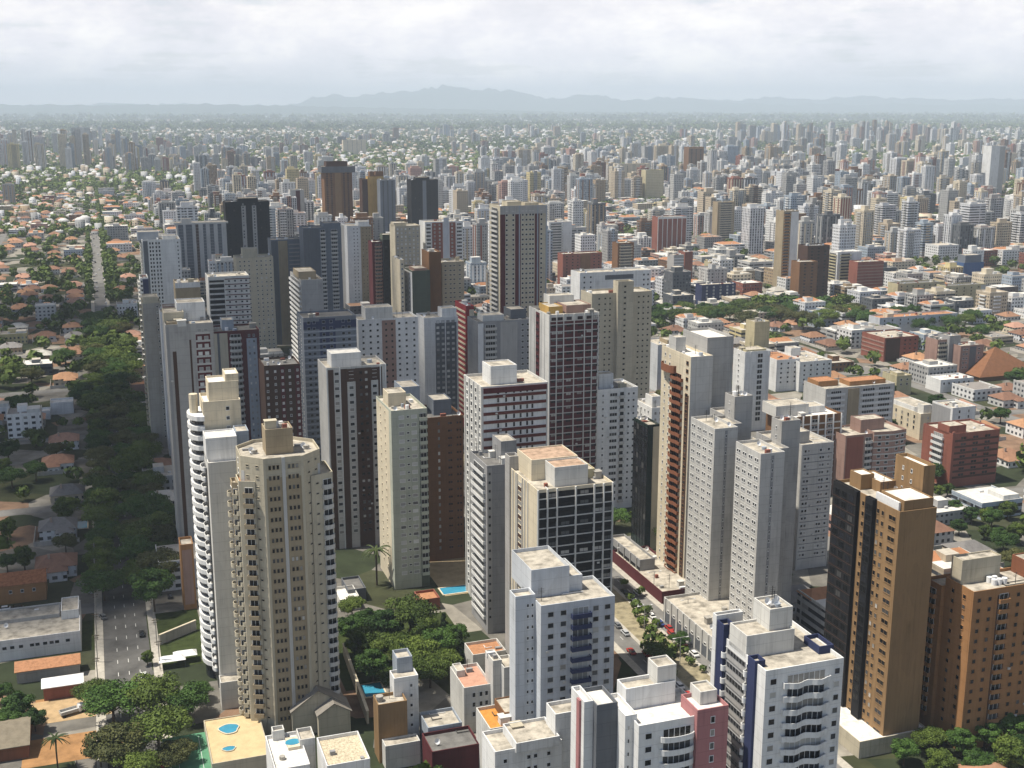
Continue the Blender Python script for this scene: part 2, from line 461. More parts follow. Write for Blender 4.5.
def tower(name, label, cat, lm, xl, xc, xr, yt, hv, wall, F=(), L=(), roof=(), d=None, fl=2.9, rm=None, group=None, glass='glass', frame='white', clut=3, more=None):
    k, v = hv
    h = h_spacing(yt, v, fl) if k == 's' else h_base(xc, yt, v) if k == 'b' else v
    P = at(xc, yt, h); w = along(P, BV, xr); d = d or along(P, A, xl)
    T = Tower(name, label, cat, lm, P, h, w, d, fl, group)
    fs = T.block(0, w, 0, d, 0, h, wall, rm=rm)
    T.deco(fs[0], F, glass, frame); T.deco(fs[3], L, glass, frame)
    T.roof_items([(a, b, c, e, h - .9, hh, m or wall) for (a, b, c, e, hh, m) in roof])
    if clut: T.clutter(0, w, 0, d, h - .9, clut)
    T.fs = fs
    if cat != 'building' and proj(P[0], P[1], h)[2] < 520: T.aircons(fs[0], 5) if F and len(F) > 2 else None
    if more: more(T)
    T.done()
    return T

AT = 'apartment_tower'
# ---- right-hand pair of grey slabs, red tower, dark glass tower


def twin(label, lm, xl, xc, xr, yt, yb, th):
    def more(T):
        f = T.block(1.5 * T.w, 2.3 * T.w, .6 * T.d, 1.0 * T.d, 0, T.h + th, W('grey'))
        T.deco(f[3], [('w', [.5], .6, .9, .9)])
        T.clutter(1.55 * T.w, 2.25 * T.w, .65 * T.d, .95 * T.d, T.h + th - .9, 3)
        f = T.block(T.w * .98, 1.52 * T.w, .3 * T.d, .97 * T.d, 0, T.h - .4, W('grey')); T.block(T.w * 1.5, 2.6 * T.w, 1.02 * T.d, 1.6 * T.d, 0, T.h - .4, W('grey'))
    tower(AT, label, 'apartment tower', lm, xl, xc, xr, yt, ('b', yb), W('lgrey'),
          F=[('s', .44, .56, W('mgrey'), .04), ('w', [.5], .5, .9, .9)], L=[('w', [.09, .17, .33, .41, .57, .65, .81, .89], .85, 1.0, 1.0, 'dark'), ('b', 0, 1, .1, -.1, W('offwhite', False), .07)], more=more, clut=2)


twin('light grey slab tower with paired small windows, beside the red balcony tower', 'red neighbour slab', 691, 715, 738, 429, 622, 7.5)
twin('light grey slab tower with paired small windows, before the banded grey tower', 'paired window slab', 736, 761, 785, 454, 652, 7)
tower(AT, 'grey tower with dark lines every second floor, behind the paired window slabs', 'apartment tower', 'lined grey tower', 790, 802, 834, 445, ('s', 7.6), W('lgrey'),
      F=[('b', .02, .98, .22, -.1, W('dgrey', False), .05), ('w', [.12, .22, .6, .68, .85], 1.0, 1.0, 1.0), ('p', [.03, .97], .5, W('lgrey', False), .12)],
      L=[('w', [.5], .7, .9, 1.0)], d=16, roof=[(-.25, .45, .3, 1.0, 4.5, W('grey'))])
def red_more(T):
    f = T.block(T.w * .98, T.w * 2.2, .18 * T.d, T.d, 0, T.h + 5.5, W('grey'), rm=deck_white)
    T.deco(f[1], [('w', [.3, .6], .8, 1, 1)])
    f0 = T.fs[3]
    for i, z in enumerate(T.floors(f0)):
        if i < 2: continue
        me = balc_mesh(.30 * f0.w, 1.5, W('rust', False), 'arc'); T.obj('balcony', me, f0, .52 * f0.w, z)
        me2 = balc_mesh(.18 * f0.w, 1.0, W('rust', False), 'rect'); T.obj('balcony', me2, f0, .68 * f0.w, z)
        T.wl.append((f0, .55 * f0.w, z + .1, .3 * f0.w, 2.0, W('rust', False), glass_mat('dark'), 0))
    T.obj('balcony', balc_mesh(.45 * f0.w, 2.2, W('rust', False), 'arc', 2.6), f0, .3 * f0.w, T.h - 8)
tower(AT, 'tall cream and grey tower with a stack of dark red rounded balconies', 'apartment tower', 'red balcony tower', 662, 691, 713, 357, ('b', 588), W('cream'),
      F=[('s', 0, 1, W('lgrey'), .1, 0, -.02)], L=[('w', [.14, .3], .8, 1.0, .9), ('s', .84, .97, W('dbrown', False), .06, 3, 14), ('w', [.9], 1.6, 1.2, .9, 'dark', 'brown', .06)],
      rm=deck_white, roof=[(.05, .5, .55, .8, 5.5, W('lgrey'))], more=red_more)
tower('office_tower', 'dark green glass office tower with a pale roof and a cream side wall', 'office tower', 'dark glass tower', 634, 648, 660, 425, ('b', 550), wall_mat(C['glassgreen'], False, .2),
      F=[('s', .45, 1, W('cream', False), .08), ('b', 0, .45, .08, 0, W('black', False), .05)], L=[('p', [0, .2, .4, .6, .8, 1], .15, W('black', False), .1), ('w', [.1, .3, .5, .7, .9], 1.9, 2.2, .3, 'dark', 'black')])
tower(AT, 'small white tower peeping out behind the dark glass tower', 'apartment tower', None, 635, 652, 664, 408, ('h', 42), W('white'),
      L=[('w', [.2, .4, .6, .8], 1.0, 1.2, .9)], F=[('w', [.3, .7], 1.0, 1.2, .9)], roof=[(.3, 1, .2, .6, 5, None)])
tower(AT, 'white apartment tower with dark window groups and a small box on its roof', 'apartment tower', 'white window tower', 581, 596, 638, 390, ('s', 6.7), W('white'),
      F=[('w', [.17], .8, .9, .9), ('w', [.42], 3.4, 1.3, .8, 'dark'), ('c', .56, .68, .9, W('lgrey', False), 'rect'), ('w', [.78, .9], .9, .9, .9, 'dark')],
      L=[('w', [.18, .34, .58, .78], 1.0, 1.2, .9)], roof=[(.16, .5, .25, .6, 6.5, None)], rm=deck_dark)
tower(AT, 'white framed tower with dark red spandrels and a yellow rooftop terrace', 'apartment tower', 'red grid tower', 529, 549, 599, 315, ('s', 7), W('offwhite'),
      F=[('s', .03, .97, W('maroon', False), .03, 0, 3)] + [('w', [.1, .22, .40, .62, .80, .93], 2.2, 1.1, 1.7, 'glass', 'maroon', .03), ('b', .03, .97, .35, -.3, W('lgrey', False), .2), ('p', [0, .15, .29, .5, .71, .86, 1], .4, W('offwhite', False), .35)],
      L=[('s', .36, .55, W('maroon', False), .05), ('w', [.45], 2.6, 1.2, 1.0, 'dark', 'maroon', .05), ('p', [.1, .3, .62, .8], .5, W('offwhite', False), .2)],
      roof=[(.12, .4, .3, .8, 3, W('ochre', False)), (.45, .95, .25, .8, 3.4, W('pink', False)), (.3, .8, .7, 1.0, 6, None)])
def grid_more(T):
    T.block(.28 * T.w, .72 * T.w, .12 * T.d, .42 * T.d, T.h - .9, T.h + 5.0, W('offwhite'), 'rooftop_house', flat_mat('roof_rusty', (.44, .31, .22), .9, .1, .5, .5), .35)
    T.block(.1 * T.w, .72 * T.w, .42 * T.d, .9 * T.d, T.h - .9, T.h + 5.4, W('cream'), 'rooftop_house', flat_mat('roof_rusty', (.44, .31, .22), .9, .1, .5, .5), .35)
    T.block(.72 * T.w, .9 * T.w, .3 * T.d, .7 * T.d, T.h - .9, T.h + 2.0, W('yellow', False), 'rooftop_house', None, .3)
    T.block(-.02 * T.w, .12 * T.w, .86 * T.d, 1.02 * T.d, 0, T.h + 3.5, W('grey'))
tower(AT, 'cream tower with white piers over black balcony bands and tiled roof houses', 'apartment tower', 'black banded tower', 507, 537, 613, 490, ('s', 9.9), W('cream'),
      F=[('s', .0, 1, W('black', False), .02, 0, 1.0), ('w', [.07, .19, .37, .62, .82, .94], 2.6, 1.0, 1.6, 'glass', 'black', .02), ('b', .01, .99, .3, 1.12, W('offwhite', False), .33), ('b', .01, .99, 1.05, .05, W('black', False), .3),
         ('p', [0, .13, .255, .5, .745, .87, 1], .38, W('offwhite', False), .75)],
      L=[('s', .38, .52, W('dbrown', False), .03, 0, 3), ('w', [.45], 2.6, 1.3, .9, 'blind', 'cream', .03), ('p', [.22, .32, .37, .54, .62, .72], .35, W('offwhite', False), .25)], more=grid_more, clut=4)
# ---- lower front: blue white tower, wavy balcony tower, pink corner tower
def blue_more(T):
    T.block(.0, .52 * T.w, .0 * T.d + 7, T.d + 8, T.h - .9, T.h + 6.6, W('blue'), 'rooftop_house', roof_m, .9)
    f = T.block(-5.2, .02, 4.0, 8.5, 0, T.h + 1.5, W('blue'))
    T.deco(f[0], [('w', [.62, .85], .55, .75, 1.0, 'dark')])
    T.block(.52 * T.w, .72 * T.w, 8, T.d + 6, T.h - .9, T.h + 3.3, W('blue'), 'rooftop_house', roof_m, .5)
tower(AT, 'pale blue tower with stacked navy balconies down the middle of its face', 'apartment tower', 'navy balcony tower', 530, 541, 615, 606, ('s', 11.1), W('blue'),
      F=[('w', [.13, .3, .74, .9], 1.5, 1.2, .9), ('s', .40, .66, W('offwhite', False), .03, 0, 3), ('c', .40, .665, 1.3, W('navy', False), 'rect', 'blind')], L=[], d=14, more=blue_more, clut=2, frame='lgrey')
def wavy_more(T):
    T.block(.0, .62 * T.w, .38 * T.d, .72 * T.d, T.h - .9, T.h + 4.0, W('offwhite'), 'rooftop_house', None, .5)
    f = T.block(.34 * T.w, .64 * T.w, .46 * T.d, .78 * T.d, T.h + 3, T.h + 8.2, W('offwhite'), 'rooftop_house', None, .5)
    T.block(.84 * T.w, 1.03 * T.w, .22 * T.d, .5 * T.d, 0, T.h + .8, W('navy'))
    T.block(-.03 * T.w, .1 * T.w, .16 * T.d, .3 * T.d, 0, T.h + .6, W('navy'))
    T.block(-.04 * T.w, .1 * T.w, .78 * T.d, .92 * T.d, 0, T.h + 3, W('navy'))
    T.block(-.05 * T.w, .3 * T.w, .92 * T.d, 1.0 * T.d, 0, T.h + 4, W('white'))
    f = T.fs[3]
    T.clutter(.36 * T.w, .62 * T.w, .48 * T.d, .7 * T.d, T.h + 7.4, 5)
tower(AT, 'white tower with wavy balconies and navy corner strips, roof house with antennas', 'apartment tower', 'wavy balcony tower', 716, 766, 844, 671, ('s', 13.6), W('white'),
      F=[('w', [.1], 1.4, 1.2, .9), ('c', .22, .82, 1.5, W('white', False), 'wave', 'glass'), ('w', [.92], 1.2, 1.2, .9, 'glass')],
      L=[('s', .22, .66, W('mgrey', False), .05, 0, 2.5), ('w', [.44], 7.2, 1.1, 1.2, 'dark', 'mgrey', .05), ('b', .23, .65, 1.1, .1, W('grey', False), .2), ('c', .19, .245, 1.0, W('white', False), 'arc', 'dark'), ('c', .64, .69, 1.0, W('white', False), 'arc', 'dark')], more=wavy_more, clut=1)
def pink_more(T):
    f = T.block(T.w * .80, T.w * 1.26, -1.2, 6, 0, T.h + 1.8, W('dpink'), rm=deck_white)
    T.deco(f[0], [('w', [.5], .9, 1.3, .9)])
    T.block(T.w * .95, T.w * 1.2, 2, 6.5, T.h, T.h + 3.8, W('offwhite'), 'rooftop_house', None, .4)
    f = T.block(-.12 * T.w, .05 * T.w, 2.5, 12, 0, T.h + 1.2, W('white'), rm=deck_white); T.deco(f[0], [('w', [.3], .4, .8, 1)])
    T.block(-.42 * T.w, -.12 * T.w, 6.2, 14, 0, T.h + 2.4, W('dgrey'), rm=deck_white)
    T.block(-.55 * T.w, -.42 * T.w, 8, 15, 0, T.h + 2.6, W('white'), rm=deck_white)
    T.block(-.58 * T.w, -.55 * T.w, 9.5, 11, 0, T.h + 2.2, W('dpink'), rm=deck_white)
    T.block(.05 * T.w, .78 * T.w, 8, 12.5, T.h - .9, T.h + 3.9, W('white'), 'rooftop_house', roof_m, .8)
    T.block(.52 * T.w, .80 * T.w, 8.4, 13, T.h + 3, T.h + 7.4, W('offwhite'), 'rooftop_house', roof_m, .4)
tower(AT, 'white tower with curved balconies and one dark pink corner, roof bright white', 'apartment tower', 'pink corner tower', 630, 639, 708, 726, ('s', 13.4), W('white'),
      F=[('w', [.14], 1.4, 1.2, .9, 'dark'), ('c', .30, .80, 1.4, W('white', False), 'arc', 'dark')], d=12, rm=deck_white, more=pink_more, clut=0)
# ---- brown towers on the far side of the avenue
def brown_more(T):
    w, d, h = T.w, T.d, T.h
    f = T.block(w * .98, w * 1.3, 6, 18, 0, h + 9.5, W('gbrown', False), rm=deck_white); T.deco(f[3], [('w', [.3, .6], .6, .9, .9)])
    T.block(.14 * w, .93 * w, .02 * d, .36 * d, h - .9, h + 2.6, W('gbrown', False), 'rooftop_house', deck_white, .3)
    mb = MB(); mb.box(.07 * w, .12 * w, .06 * d, .40 * d, h - .5, h + 1.9); T.part('terrace_glazing', mb, metal_w)
    T.block(.25 * w, .62 * w, .74 * d, .92 * d, h - .9, h + 3.4, W('gbrown', False), 'rooftop_house', deck_white, .3)
    T.block(w * .55, w * .98, .6 * d, .95 * d, h - .9, h + 2.2, W('gbrown', False), 'rooftop_house', deck_white, .3)
    b = T.block(-8, w * 1.2, -1.0, d * .9, 0, 5, W('beige'), 'podium', deck_white, .3)
    f3 = T.fs[3]
    f = T.block(-1.2, .05, .60 * d, .98 * d, 5, h + .4, W('black', False), 'wall', deck_white)
    T.deco(f[3], [('b', 0, 1, .12, -.05, W('dbrown', False), .08), ('w', [.2, .5, .8], 2.2, 1.7, .6, 'dark', 'black')])
    f = T.block(-1.3, .05, .34 * d, .455 * d, 5, h + .4, W('black', False), 'wall', deck_white)
    T.deco(f[3], [('w', [.5], 2.4, 1.7, .6, 'dark', 'black')])
tower(AT, 'tall golden brown tower with two black glazed bays and a plain side wall', 'apartment tower', 'golden brown tower', 836, 900, 937, 512, ('b', 752), W('gbrown', False),
      L=[('w', [.46, .52], 1.0, 1.2, .9, 'dark', 'gbrown'), ('w', [.69, .76], 1.0, 1.2, .9, 'glass', 'gbrown'), ('w', [.90], 2.8, 1.2, .9, 'dark', 'gbrown')], rm=roof_m, more=brown_more, clut=2)
def orange_more(T):
    w, d, h = T.w, T.d, T.h
    T.block(.05 * w, .5 * w, d * .62, d * 1.0, h - .9, h + 6.0, W('beige'), 'rooftop_house', roof_m, .4)
    T.block(.75 * w, .98 * w, d * .5, d * .95, h - .9, h + 4, W('rust'), 'rooftop_house', roof_m, .3)
    f = T.block(-1.2, w * .6, d * .99, d * 1.6, 0, h - 2.5, W('orange'), rm=roof_m)
    T.deco(f[3], [('c', .15, .75, 1.0, W('orange', False), 'rect')])
    for i in range(5):
        mb = MB(); a = .75; x, y = .35 * w + (i % 3) * 1.7, d * .36 + (i // 3) * 1.9
        mb.prism([(x + a * math.cos(j * math.pi / 6), y + a * math.sin(j * math.pi / 6)) for j in range(12)], h - .9, h + .7); T.part('water_tank', mb, metal_w)
tower(AT, 'wide orange brick tower with white roof tanks beside the golden brown tower', 'apartment tower', 'orange brick tower', 946, 974, 1060, 592, ('b', 752), W('orange'),
      F=[('w', [.07, .19, .52, .64, .76, .9], 1.1, 1.1, .9, 'dark', 'orange'), ('s', .28, .42, W('dbrown', False), .03, 0, 2), ('c', .29, .41, .9, W('orange', False), 'rect')], L=[('w', [.3, .7], 1.1, 1.1, .9, 'dark', 'orange')], more=orange_more, clut=3)
# ---- the two tall towers by the tree lined avenue
def octagon():
    h = 80.0
    P = at(283, 457, h); hw = 10.6; c = 5.3
    T = Tower(AT, 'beige octagonal tower with stepped side wings, balconies and a boxy roof house', 'apartment tower', 'beige octagonal tower', (P[0] - BV[0] * hw, P[1] - BV[1] * hw), h, 2 * hw, 20)
    yo = 0
    pts = [(hw - c, 0), (hw + c, 0), (2 * hw, 5), (2 * hw, 15), (hw + c, 20), (hw - c, 20), (0, 15), (0, 5)]
    f = T.poly(pts, 0, h, W('beige'), rm=roof_m)
    be = W('beige', False)
    T.deco(f[0], [('s', .05, .455, W('tan', False), .03, 0, 5.5), ('s', .545, .95, W('tan', False), .03, 0, 5.5), ('p', [.5], .9, W('lgrey', False), .25), ('p', [0, 1], .7, be, .2),
                  ('w', [.16, .26, .36], .7, 1.1, .9, 'dark', 'tan', .03), ('w', [.64, .74, .84], .7, 1.1, .9, 'glass', 'tan', .03)])
    for q in (1, 7): T.deco(f[q], [('w', [.3, .72], .9, .45, 1.5, 'dark', 'beige'), ('s', .84 if q == 1 else .02, .98 if q == 1 else .16, W('lgrey', False), .05, 0, 4)])
    T.deco(f[6], [('w', [.5], 1.2, 1.2, .9)])
    hb = h - 6.5
    l = T.poly([(-.9, 3.4), (3.2, 1.6), (3.2, 10), (-.9, 10)], 0, hb, be, rm=tile_or)
    T.deco(l[0], [('c', .3, .9, 1.1, W('tan', False), 'rect')])
    T.deco(l[3], [('c', .35, .85, .8, be, 'arc')])
    l2 = T.poly([(-2.4, 6), (-.9, 5.4), (-.9, 10.5), (-2.4, 10.5)], 0, hb - 1, W('tan'), rm=roof_m); T.deco(l2[0], [('c', .1, .9, .8, be, 'rect')]); T.deco(l2[3], [('c', .2, .8, 1.2, be, 'arc')])
    r = T.poly([(18.0, 1.6), (24.3, 4), (24.3, 15), (18.0, 15)], 0, hb, be, rm=roof_m)
    T.deco(r[0], [('c', .5, .98, 1.2, W('lgrey', False), 'arc'), ('w', [.28], .9, .45, 1.5, 'dark', 'beige')])
    T.block(7.0, 14.3, 6, 13, h - .9, h + 6.2, W('tan'), 'rooftop_house', roof_m, .4)
    T.clutter(7.5, 14, 6.5, 12.5, h + 5.8, 4); T.clutter(1, 6, 6, 14, h - .9, 2); T.clutter(15, 20, 6, 14, h - .9, 2)
    T.done(); return T
octagon()
def rounded():
    h = 73.0
    P = at(208, 463, h); w = along(P, BV, 241)
    T = Tower(AT, 'white tower with rounded balcony stack and blank front wall, cream upper block behind', 'apartment tower', 'rounded balcony tower', P[:2], h, w, 26)
    wh = W('white'); cr = W('cream')
    f = T.block(0, w, 0, 13, 0, h, W('offwhite'), rm=deck_white)
    T.block(.0, w * .95, 4, 13, h - .9, h + 6, wh, 'rooftop_house', deck_white, .4)
    T.block(w * .95, w * 1.35, 6, 13, h - 4, h + 6.8, W('bluegrey'), 'rooftop_house', None, .4)
    f = T.block(.6, w * 1.25, 15, 27, 0, h + 14, cr, rm=deck_white); T.deco(f[0], [('w', [.65], 1.0, 1.0, 1.2)])
    T.block(w * .3, w * 1.25, 18, 27, h + 13, h + 19, cr, 'rooftop_house', deck_white, .5)
    T.block(w * .85, w * 1.27, 18.5, 26.5, h + 18.5, h + 21, cr, 'rooftop_house', deck_white, .5)
    pts = [(.8, 13.6), (.8, 27)] + [(.2 - 3.9 * math.sin(math.pi * i / 8), 20.3 + 6.7 * math.cos(math.pi * i / 8)) for i in range(9)]
    n = len(pts)
    core = [(.6, 15), (.6, 26)] + [(.2 - 2.9 * math.sin(math.pi * i / 8), 20.5 + 5.2 * math.cos(math.pi * i / 8)) for i in range(9)]
    mb = MB(); mb.prism(core, 0, h + 9); T.part('bay_glazing', mb, glass_mat('dark'))
    mb = MB(); mb.prism(pts, 0, 1.35); me = mb.mesh('balcony', [wh])
    for k in range(28):
        z = h + 8.6 - k * 2.95
        if z > 3: link('balcony', me, T.root, (0, 0, z))
    for k in range(14):
        pass
    mb = MB(); mb.prism([(-1.6 + 1.25 * math.cos(i * math.pi / 6), 20 + 1.25 * math.sin(i * math.pi / 6)) for i in range(12)], h + 9, h + 15.5); T.part('roof_cylinder', mb, cr)
    pl = [(-2.2, 1.5 + i) for i in range(1)]
    for k in range(22):                                             # lower balcony row beside the blank wall
        z = h - 4 - k * 2.95
        if z > 3: o = link('balcony', balc_mesh(5.5, 1.6, wh, 'arc'), T.root, (0, 8.5, z), -math.pi / 2)
    mb = MB(); mb.box(-.4, .05, 5, 13.6, 2, h - 3); T.part('bay_glazing', mb, glass_mat('dark'))
    T.block(-.5, w + .5, -5, 0, 0, 8.5, W('offwhite'), 'podium', roof_m, .4)
    T.done()
rounded()
# ---- the pale towers beyond, by the avenue trees
tower(AT, 'plain grey slab tower with one dark vertical strip, taller than its beige neighbour', 'apartment tower', 'grey strip slab', 160, 165, 213, 325, ('b', 566), W('grey'),
      F=[('s', .02, .07, W('mgrey', False), .05), ('s', .12, .2, W('dbrown', False), .05, 0, 10), ('s', .48, .52, W('dbrown', False), .05, 0, 6), ('s', .62, .92, W('maroon', False), .04, 10, 4), ('b', .62, .92, .7, 0, W('lgrey', False), .1), ('w', [.70, .84], 1.4, 1.1, .9, 'blind', 'lgrey', .04)], d=18,
      roof=[(.0, .42, .3, .9, 4.5, W('beige')), (.3, .9, .6, 1.2, 7, W('white')), (.05, .35, .1, .3, 1.5, W('tan', False))])
tower(AT, 'narrow beige tower whose long side lines the tree avenue', 'apartment tower', 'narrow beige tower', 141, 142, 160, 302, ('h', 76), W('beige'), F=[('s', .02, .98, W('concrete'), .03), ('w', [.82], .8, .9, .9)], L=[('c', .2, .5, 1.2, W('beige', False), 'rect')], d=16, roof=[(.05, .9, .1, .8, 3, None)])
tower(AT, 'narrow tower of white zigzag balconies beside the avenue trees', 'apartment tower', 'zigzag balcony tower', 130, 140, 148, 278, ('b', 366), W('white'), F=[('s', .3, 1, W('navy', False), .05), ('c', .02, .3, 1.3, W('white', False), 'rect')], L=[('c', .1, .9, 1.4, W('offwhite', False), 'rect')], d=20)
tower(AT, 'tall white tower with dark window columns and a blank side, water house on top', 'apartment tower', 'tall white avenue tower', 126, 142, 180, 240, ('b', 340), W('white'),
      F=[('s', .02, .14, W('dgrey', False), .04), ('w', [.2, .27, .36, .44], 1.1, 1.6, .6, 'dark'), ('p', [.16, .32, .49], .9, W('white', False), .3), ('w', [.93], .9, 1.2, .8, 'dark')], L=[('c', .1, .45, 1.4, W('offwhite', False), 'rect'), ('c', .55, .95, 1.4, W('offwhite', False), 'rect')], d=26, roof=[(-.1, .45, .3, .9, 6, W('bluegrey')), (.55, .9, .2, .6, 3, None)])
tower(AT, 'wide pale slab with long vertical dark strips, behind the tall white avenue tower', 'apartment tower', 'long striped slab', 176, 177, 226, 224, ('h', 62), W('lgrey'), F=[('s', .02, .12, W('dgrey', False), .05), ('s', .17, .3, W('dgrey', False), .05), ('s', .37, .43, W('dbrown', False), .05), ('s', .52, .58, W('dgrey', False), .05), ('s', .66, .74, W('dgrey', False), .05), ('s', .82, .9, W('dgrey', False), .05), ('b', 0, 1, .15, 0, W('lgrey', False), .1)], d=22, roof=[(-.05, 1.05, .1, .9, 1.5, None), (.1, .3, .3, .7, 5, None)])
tower(AT, 'brown plain box tower with a white top band', 'apartment tower', 'plain brown box', 174, 175, 200, 283, ('h', 73), W('tan', False), F=[('r', 0, 1, -3, 0, W('white', False), .06)], d=16)
tower(AT, 'squat white penthouse tower with blue windows under the plain brown box', 'apartment tower', None, 158, 160, 196, 312, ('h', 73), W('white'), F=[('w', [.25, .42, .6, .78], 1.6, 1.3, .9, 'glass')], d=12, roof=[(.1, .95, .2, .8, 3.2, W('pink'))])
tower(AT, 'tower striped with dark balconies and white bands edged in maroon', 'apartment tower', 'maroon striped slab', 207, 208, 249, 277, ('b', 420), W('offwhite'), F=[('s', .02, .38, W('black', False), .04, 0, 2), ('b', .02, .38, .9, 0, W('lgrey', False), .5), ('b', .4, 1, .5, 2.2, W('maroon', False), .08), ('w', [.5, .65, .8, .92], 1.1, 1.0, .9, 'dark')], d=18)
tower(AT, 'grey beige tower dotted with small windows behind the maroon striped slab', 'apartment tower', 'dotted beige tower', 235, 236, 273, 258, ('h', 70), W('beige'), F=[('w', [.1, .22, .34, .55, .67, .8, .92], 1.0, 1.0, .9)], d=18, roof=[(.2, .6, .2, .7, 6.5, None)])
tower(AT, 'dark maroon tower with curved grey balconies and a pale strip on each edge', 'apartment tower', 'dark maroon tower', 210, 212, 259, 332, ('b', 470), W('maroon'), F=[('s', .02, .32, W('beige', False), .05), ('s', .10, .15, W('dgrey', False), .08), ('c', .36, .62, 1.0, W('lgrey', False), 'arc'), ('s', .72, .94, W('bluegrey', False), .05, 0, 4), ('w', [.78, .88], .9, 1.1, .9, 'blind', 'bluegrey', .05)], d=18, rm=deck_dark, roof=[(.25, .5, .4, .9, 5, W('bluegrey'))])
tower(AT, 'dark red brown tower dotted with pale windows, antennas on its roof', 'apartment tower', 'dotted dark tower', 262, 264, 300, 366, ('b', 498), W('dbrown'), F=[('w', [.08, .3, .5, .7, .92], .9, .9, .9, 'blind'), ('s', .44, .56, W('maroon', False), .04), ('s', .84, 1, W('maroon', False), .04)], d=18, rm=deck_dark, clut=6)
tower(AT, 'navy and grey tower with dark window rows behind the dotted dark tower', 'apartment tower', 'navy tower', 300, 303, 356, 318, ('b', 480), W('slate'), F=[('b', .0, 1, .8, 0, W('bluegrey', False), .06), ('s', .3, .6, W('navy', False), .05), ('r', 0, 1, -5.5, -2, W('navy', False), .1), ('w', [.1, .2, .38, .52, .75, .86], 1.4, 1.2, 1.2, 'dark', 'bluegrey', .05)], L=[('w', [.3, .6], 1.2, 1.2, .9)], d=18, rm=deck_dark)
tower(AT, 'silver grey tower with a side full of slanting white balconies', 'apartment tower', 'silver grey tower', 290, 301, 323, 280, ('b', 410), W('grey'), L=[('c', .03, .97, 1.1, W('white', False), 'rect')], F=[], roof=[(.0, .8, .2, .7, 4.5, W('tan'))])
tower(AT, 'slate grey tower with pale balconies on one side and a taller slate fin', 'apartment tower', 'slate fin tower', 302, 303, 341, 228, ('b', 350), W('slate'), F=[('s', .0, .42, W('dgrey', False), .1), ('c', .44, .58, .9, W('lgrey', False), 'rect'), ('c', .72, .9, .9, W('lgrey', False), 'rect')], d=18, roof=[(.55, 1, .1, .9, 3.5, None)])
tower(AT, 'dark grey tower with a bare brown side strip near the slate fin tower', 'apartment tower', None, 270, 271, 302, 240, ('b', 345), W('slate'), F=[('s', .22, .52, W('tan', False), .08), ('b', .56, 1, .9, 0, W('mgrey', False), .15), ('s', 0, .2, W('dgrey', False), .04)], d=18)
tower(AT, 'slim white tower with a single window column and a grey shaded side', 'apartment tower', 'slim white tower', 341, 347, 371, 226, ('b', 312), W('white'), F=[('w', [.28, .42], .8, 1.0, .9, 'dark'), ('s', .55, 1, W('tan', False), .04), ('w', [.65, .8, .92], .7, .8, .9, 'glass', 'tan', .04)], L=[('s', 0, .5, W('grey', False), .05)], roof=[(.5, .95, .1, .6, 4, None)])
tower(AT, 'dark red tower with speckled balconies beside the slim white tower', 'apartment tower', None, 371, 372, 384, 242, ('b', 325), W('maroon'), F=[('c', .2, .8, 1.0, W('pink', False), 'rect')], d=14)
tower(AT, 'narrow black glazed tower beside the speckled dark red tower', 'apartment tower', None, 382, 383, 393, 240, ('b', 325), W('black'), F=[('w', [.3, .7], 2, 1.5, .6, 'dark', 'black')], d=14, roof=[(.0, .9, .1, .8, 5, W('green'))])
tower(AT, 'cream square tower with a grid of punched windows', 'apartment tower', 'punched cream tower', 392, 395, 420, 226, ('b', 330), W('beige'), F=[('w', [.1, .26, .42, .58, .74, .9], 1.2, 1.2, .9, 'blind')], d=18, roof=[(.0, .5, .2, .8, 3, None)])
tower(AT, 'tower of red panels and white balconies with a blue white centre strip', 'apartment tower', 'red panel tower', 422, 425, 463, 222, ('b', 326), W('white'), F=[('s', .18, .46, W('brick', False), .04), ('s', .64, .8, W('brick', False), .04), ('c', .02, .16, .9, W('white', False), 'rect'), ('c', .82, .98, .9, W('white', False), 'rect'), ('w', [.25, .38, .71], 1.2, 1.2, .9, 'blind'), ('s', .48, .62, W('blue', False), .3, 0, -3)], d=18)
tower(AT, 'green sided tower with a checkered white window wall', 'apartment tower', 'green checker tower', 401, 412, 430, 271, ('b', 386), W('green'), L=[('s', 0, 1, W('white', False), .03), ('w', [.2, .45, .75], 1.2, 1.4, .7, 'dark', 'white', .03)], roof=[(.2, .9, .1, .6, 2, W('pink'))])
tower(AT, 'windowless rust brown tower squeezed beside the green checker tower', 'apartment tower', None, 428, 429, 441, 252, ('b', 380), W('brown', False), d=18)
tower(AT, 'beige block tower with brown window rows beside the windowless rust tower', 'apartment tower', None, 440, 442, 464, 262, ('b', 375), W('beige'), F=[('w', [.15, .38, .55, .8], 1.4, .8, 1.0, 'dark')], d=18)
tower(AT, 'pale cream wall tower with thin columns before the punched cream tower', 'apartment tower', None, 393, 400, 404, 260, ('b', 385), W('cream'), F=[('w', [.5], 1, 1, .9)], d=22)
tower('office_tower', 'very tall maroon and beige striped tower with a grey crown band', 'tower', 'maroon striped tower', 494, 500, 547, 206, ('b', 395), W('beige'),
      F=[('s', .0, .11, W('maroon', False), .05, 0, 4), ('s', .32, .44, W('maroon', False), .05, 0, 4), ('s', .74, .84, W('maroon', False), .05, 0, 4), ('p', [.41, .8, .99], .7, W('bluegrey', False), .2), ('w', [.14, .28, .48, .56, .64, .70, .88], 1.3, 1.1, .9, 'dark'), ('r', 0, 1, -5, 0, W('grey', False), .15)],
      L=[('c', .15, .85, 1.1, W('lgrey', False), 'rect')], d=20, roof=[(.2, .5, .2, .7, 3, None), (.6, .9, .3, .7, 2, None)])
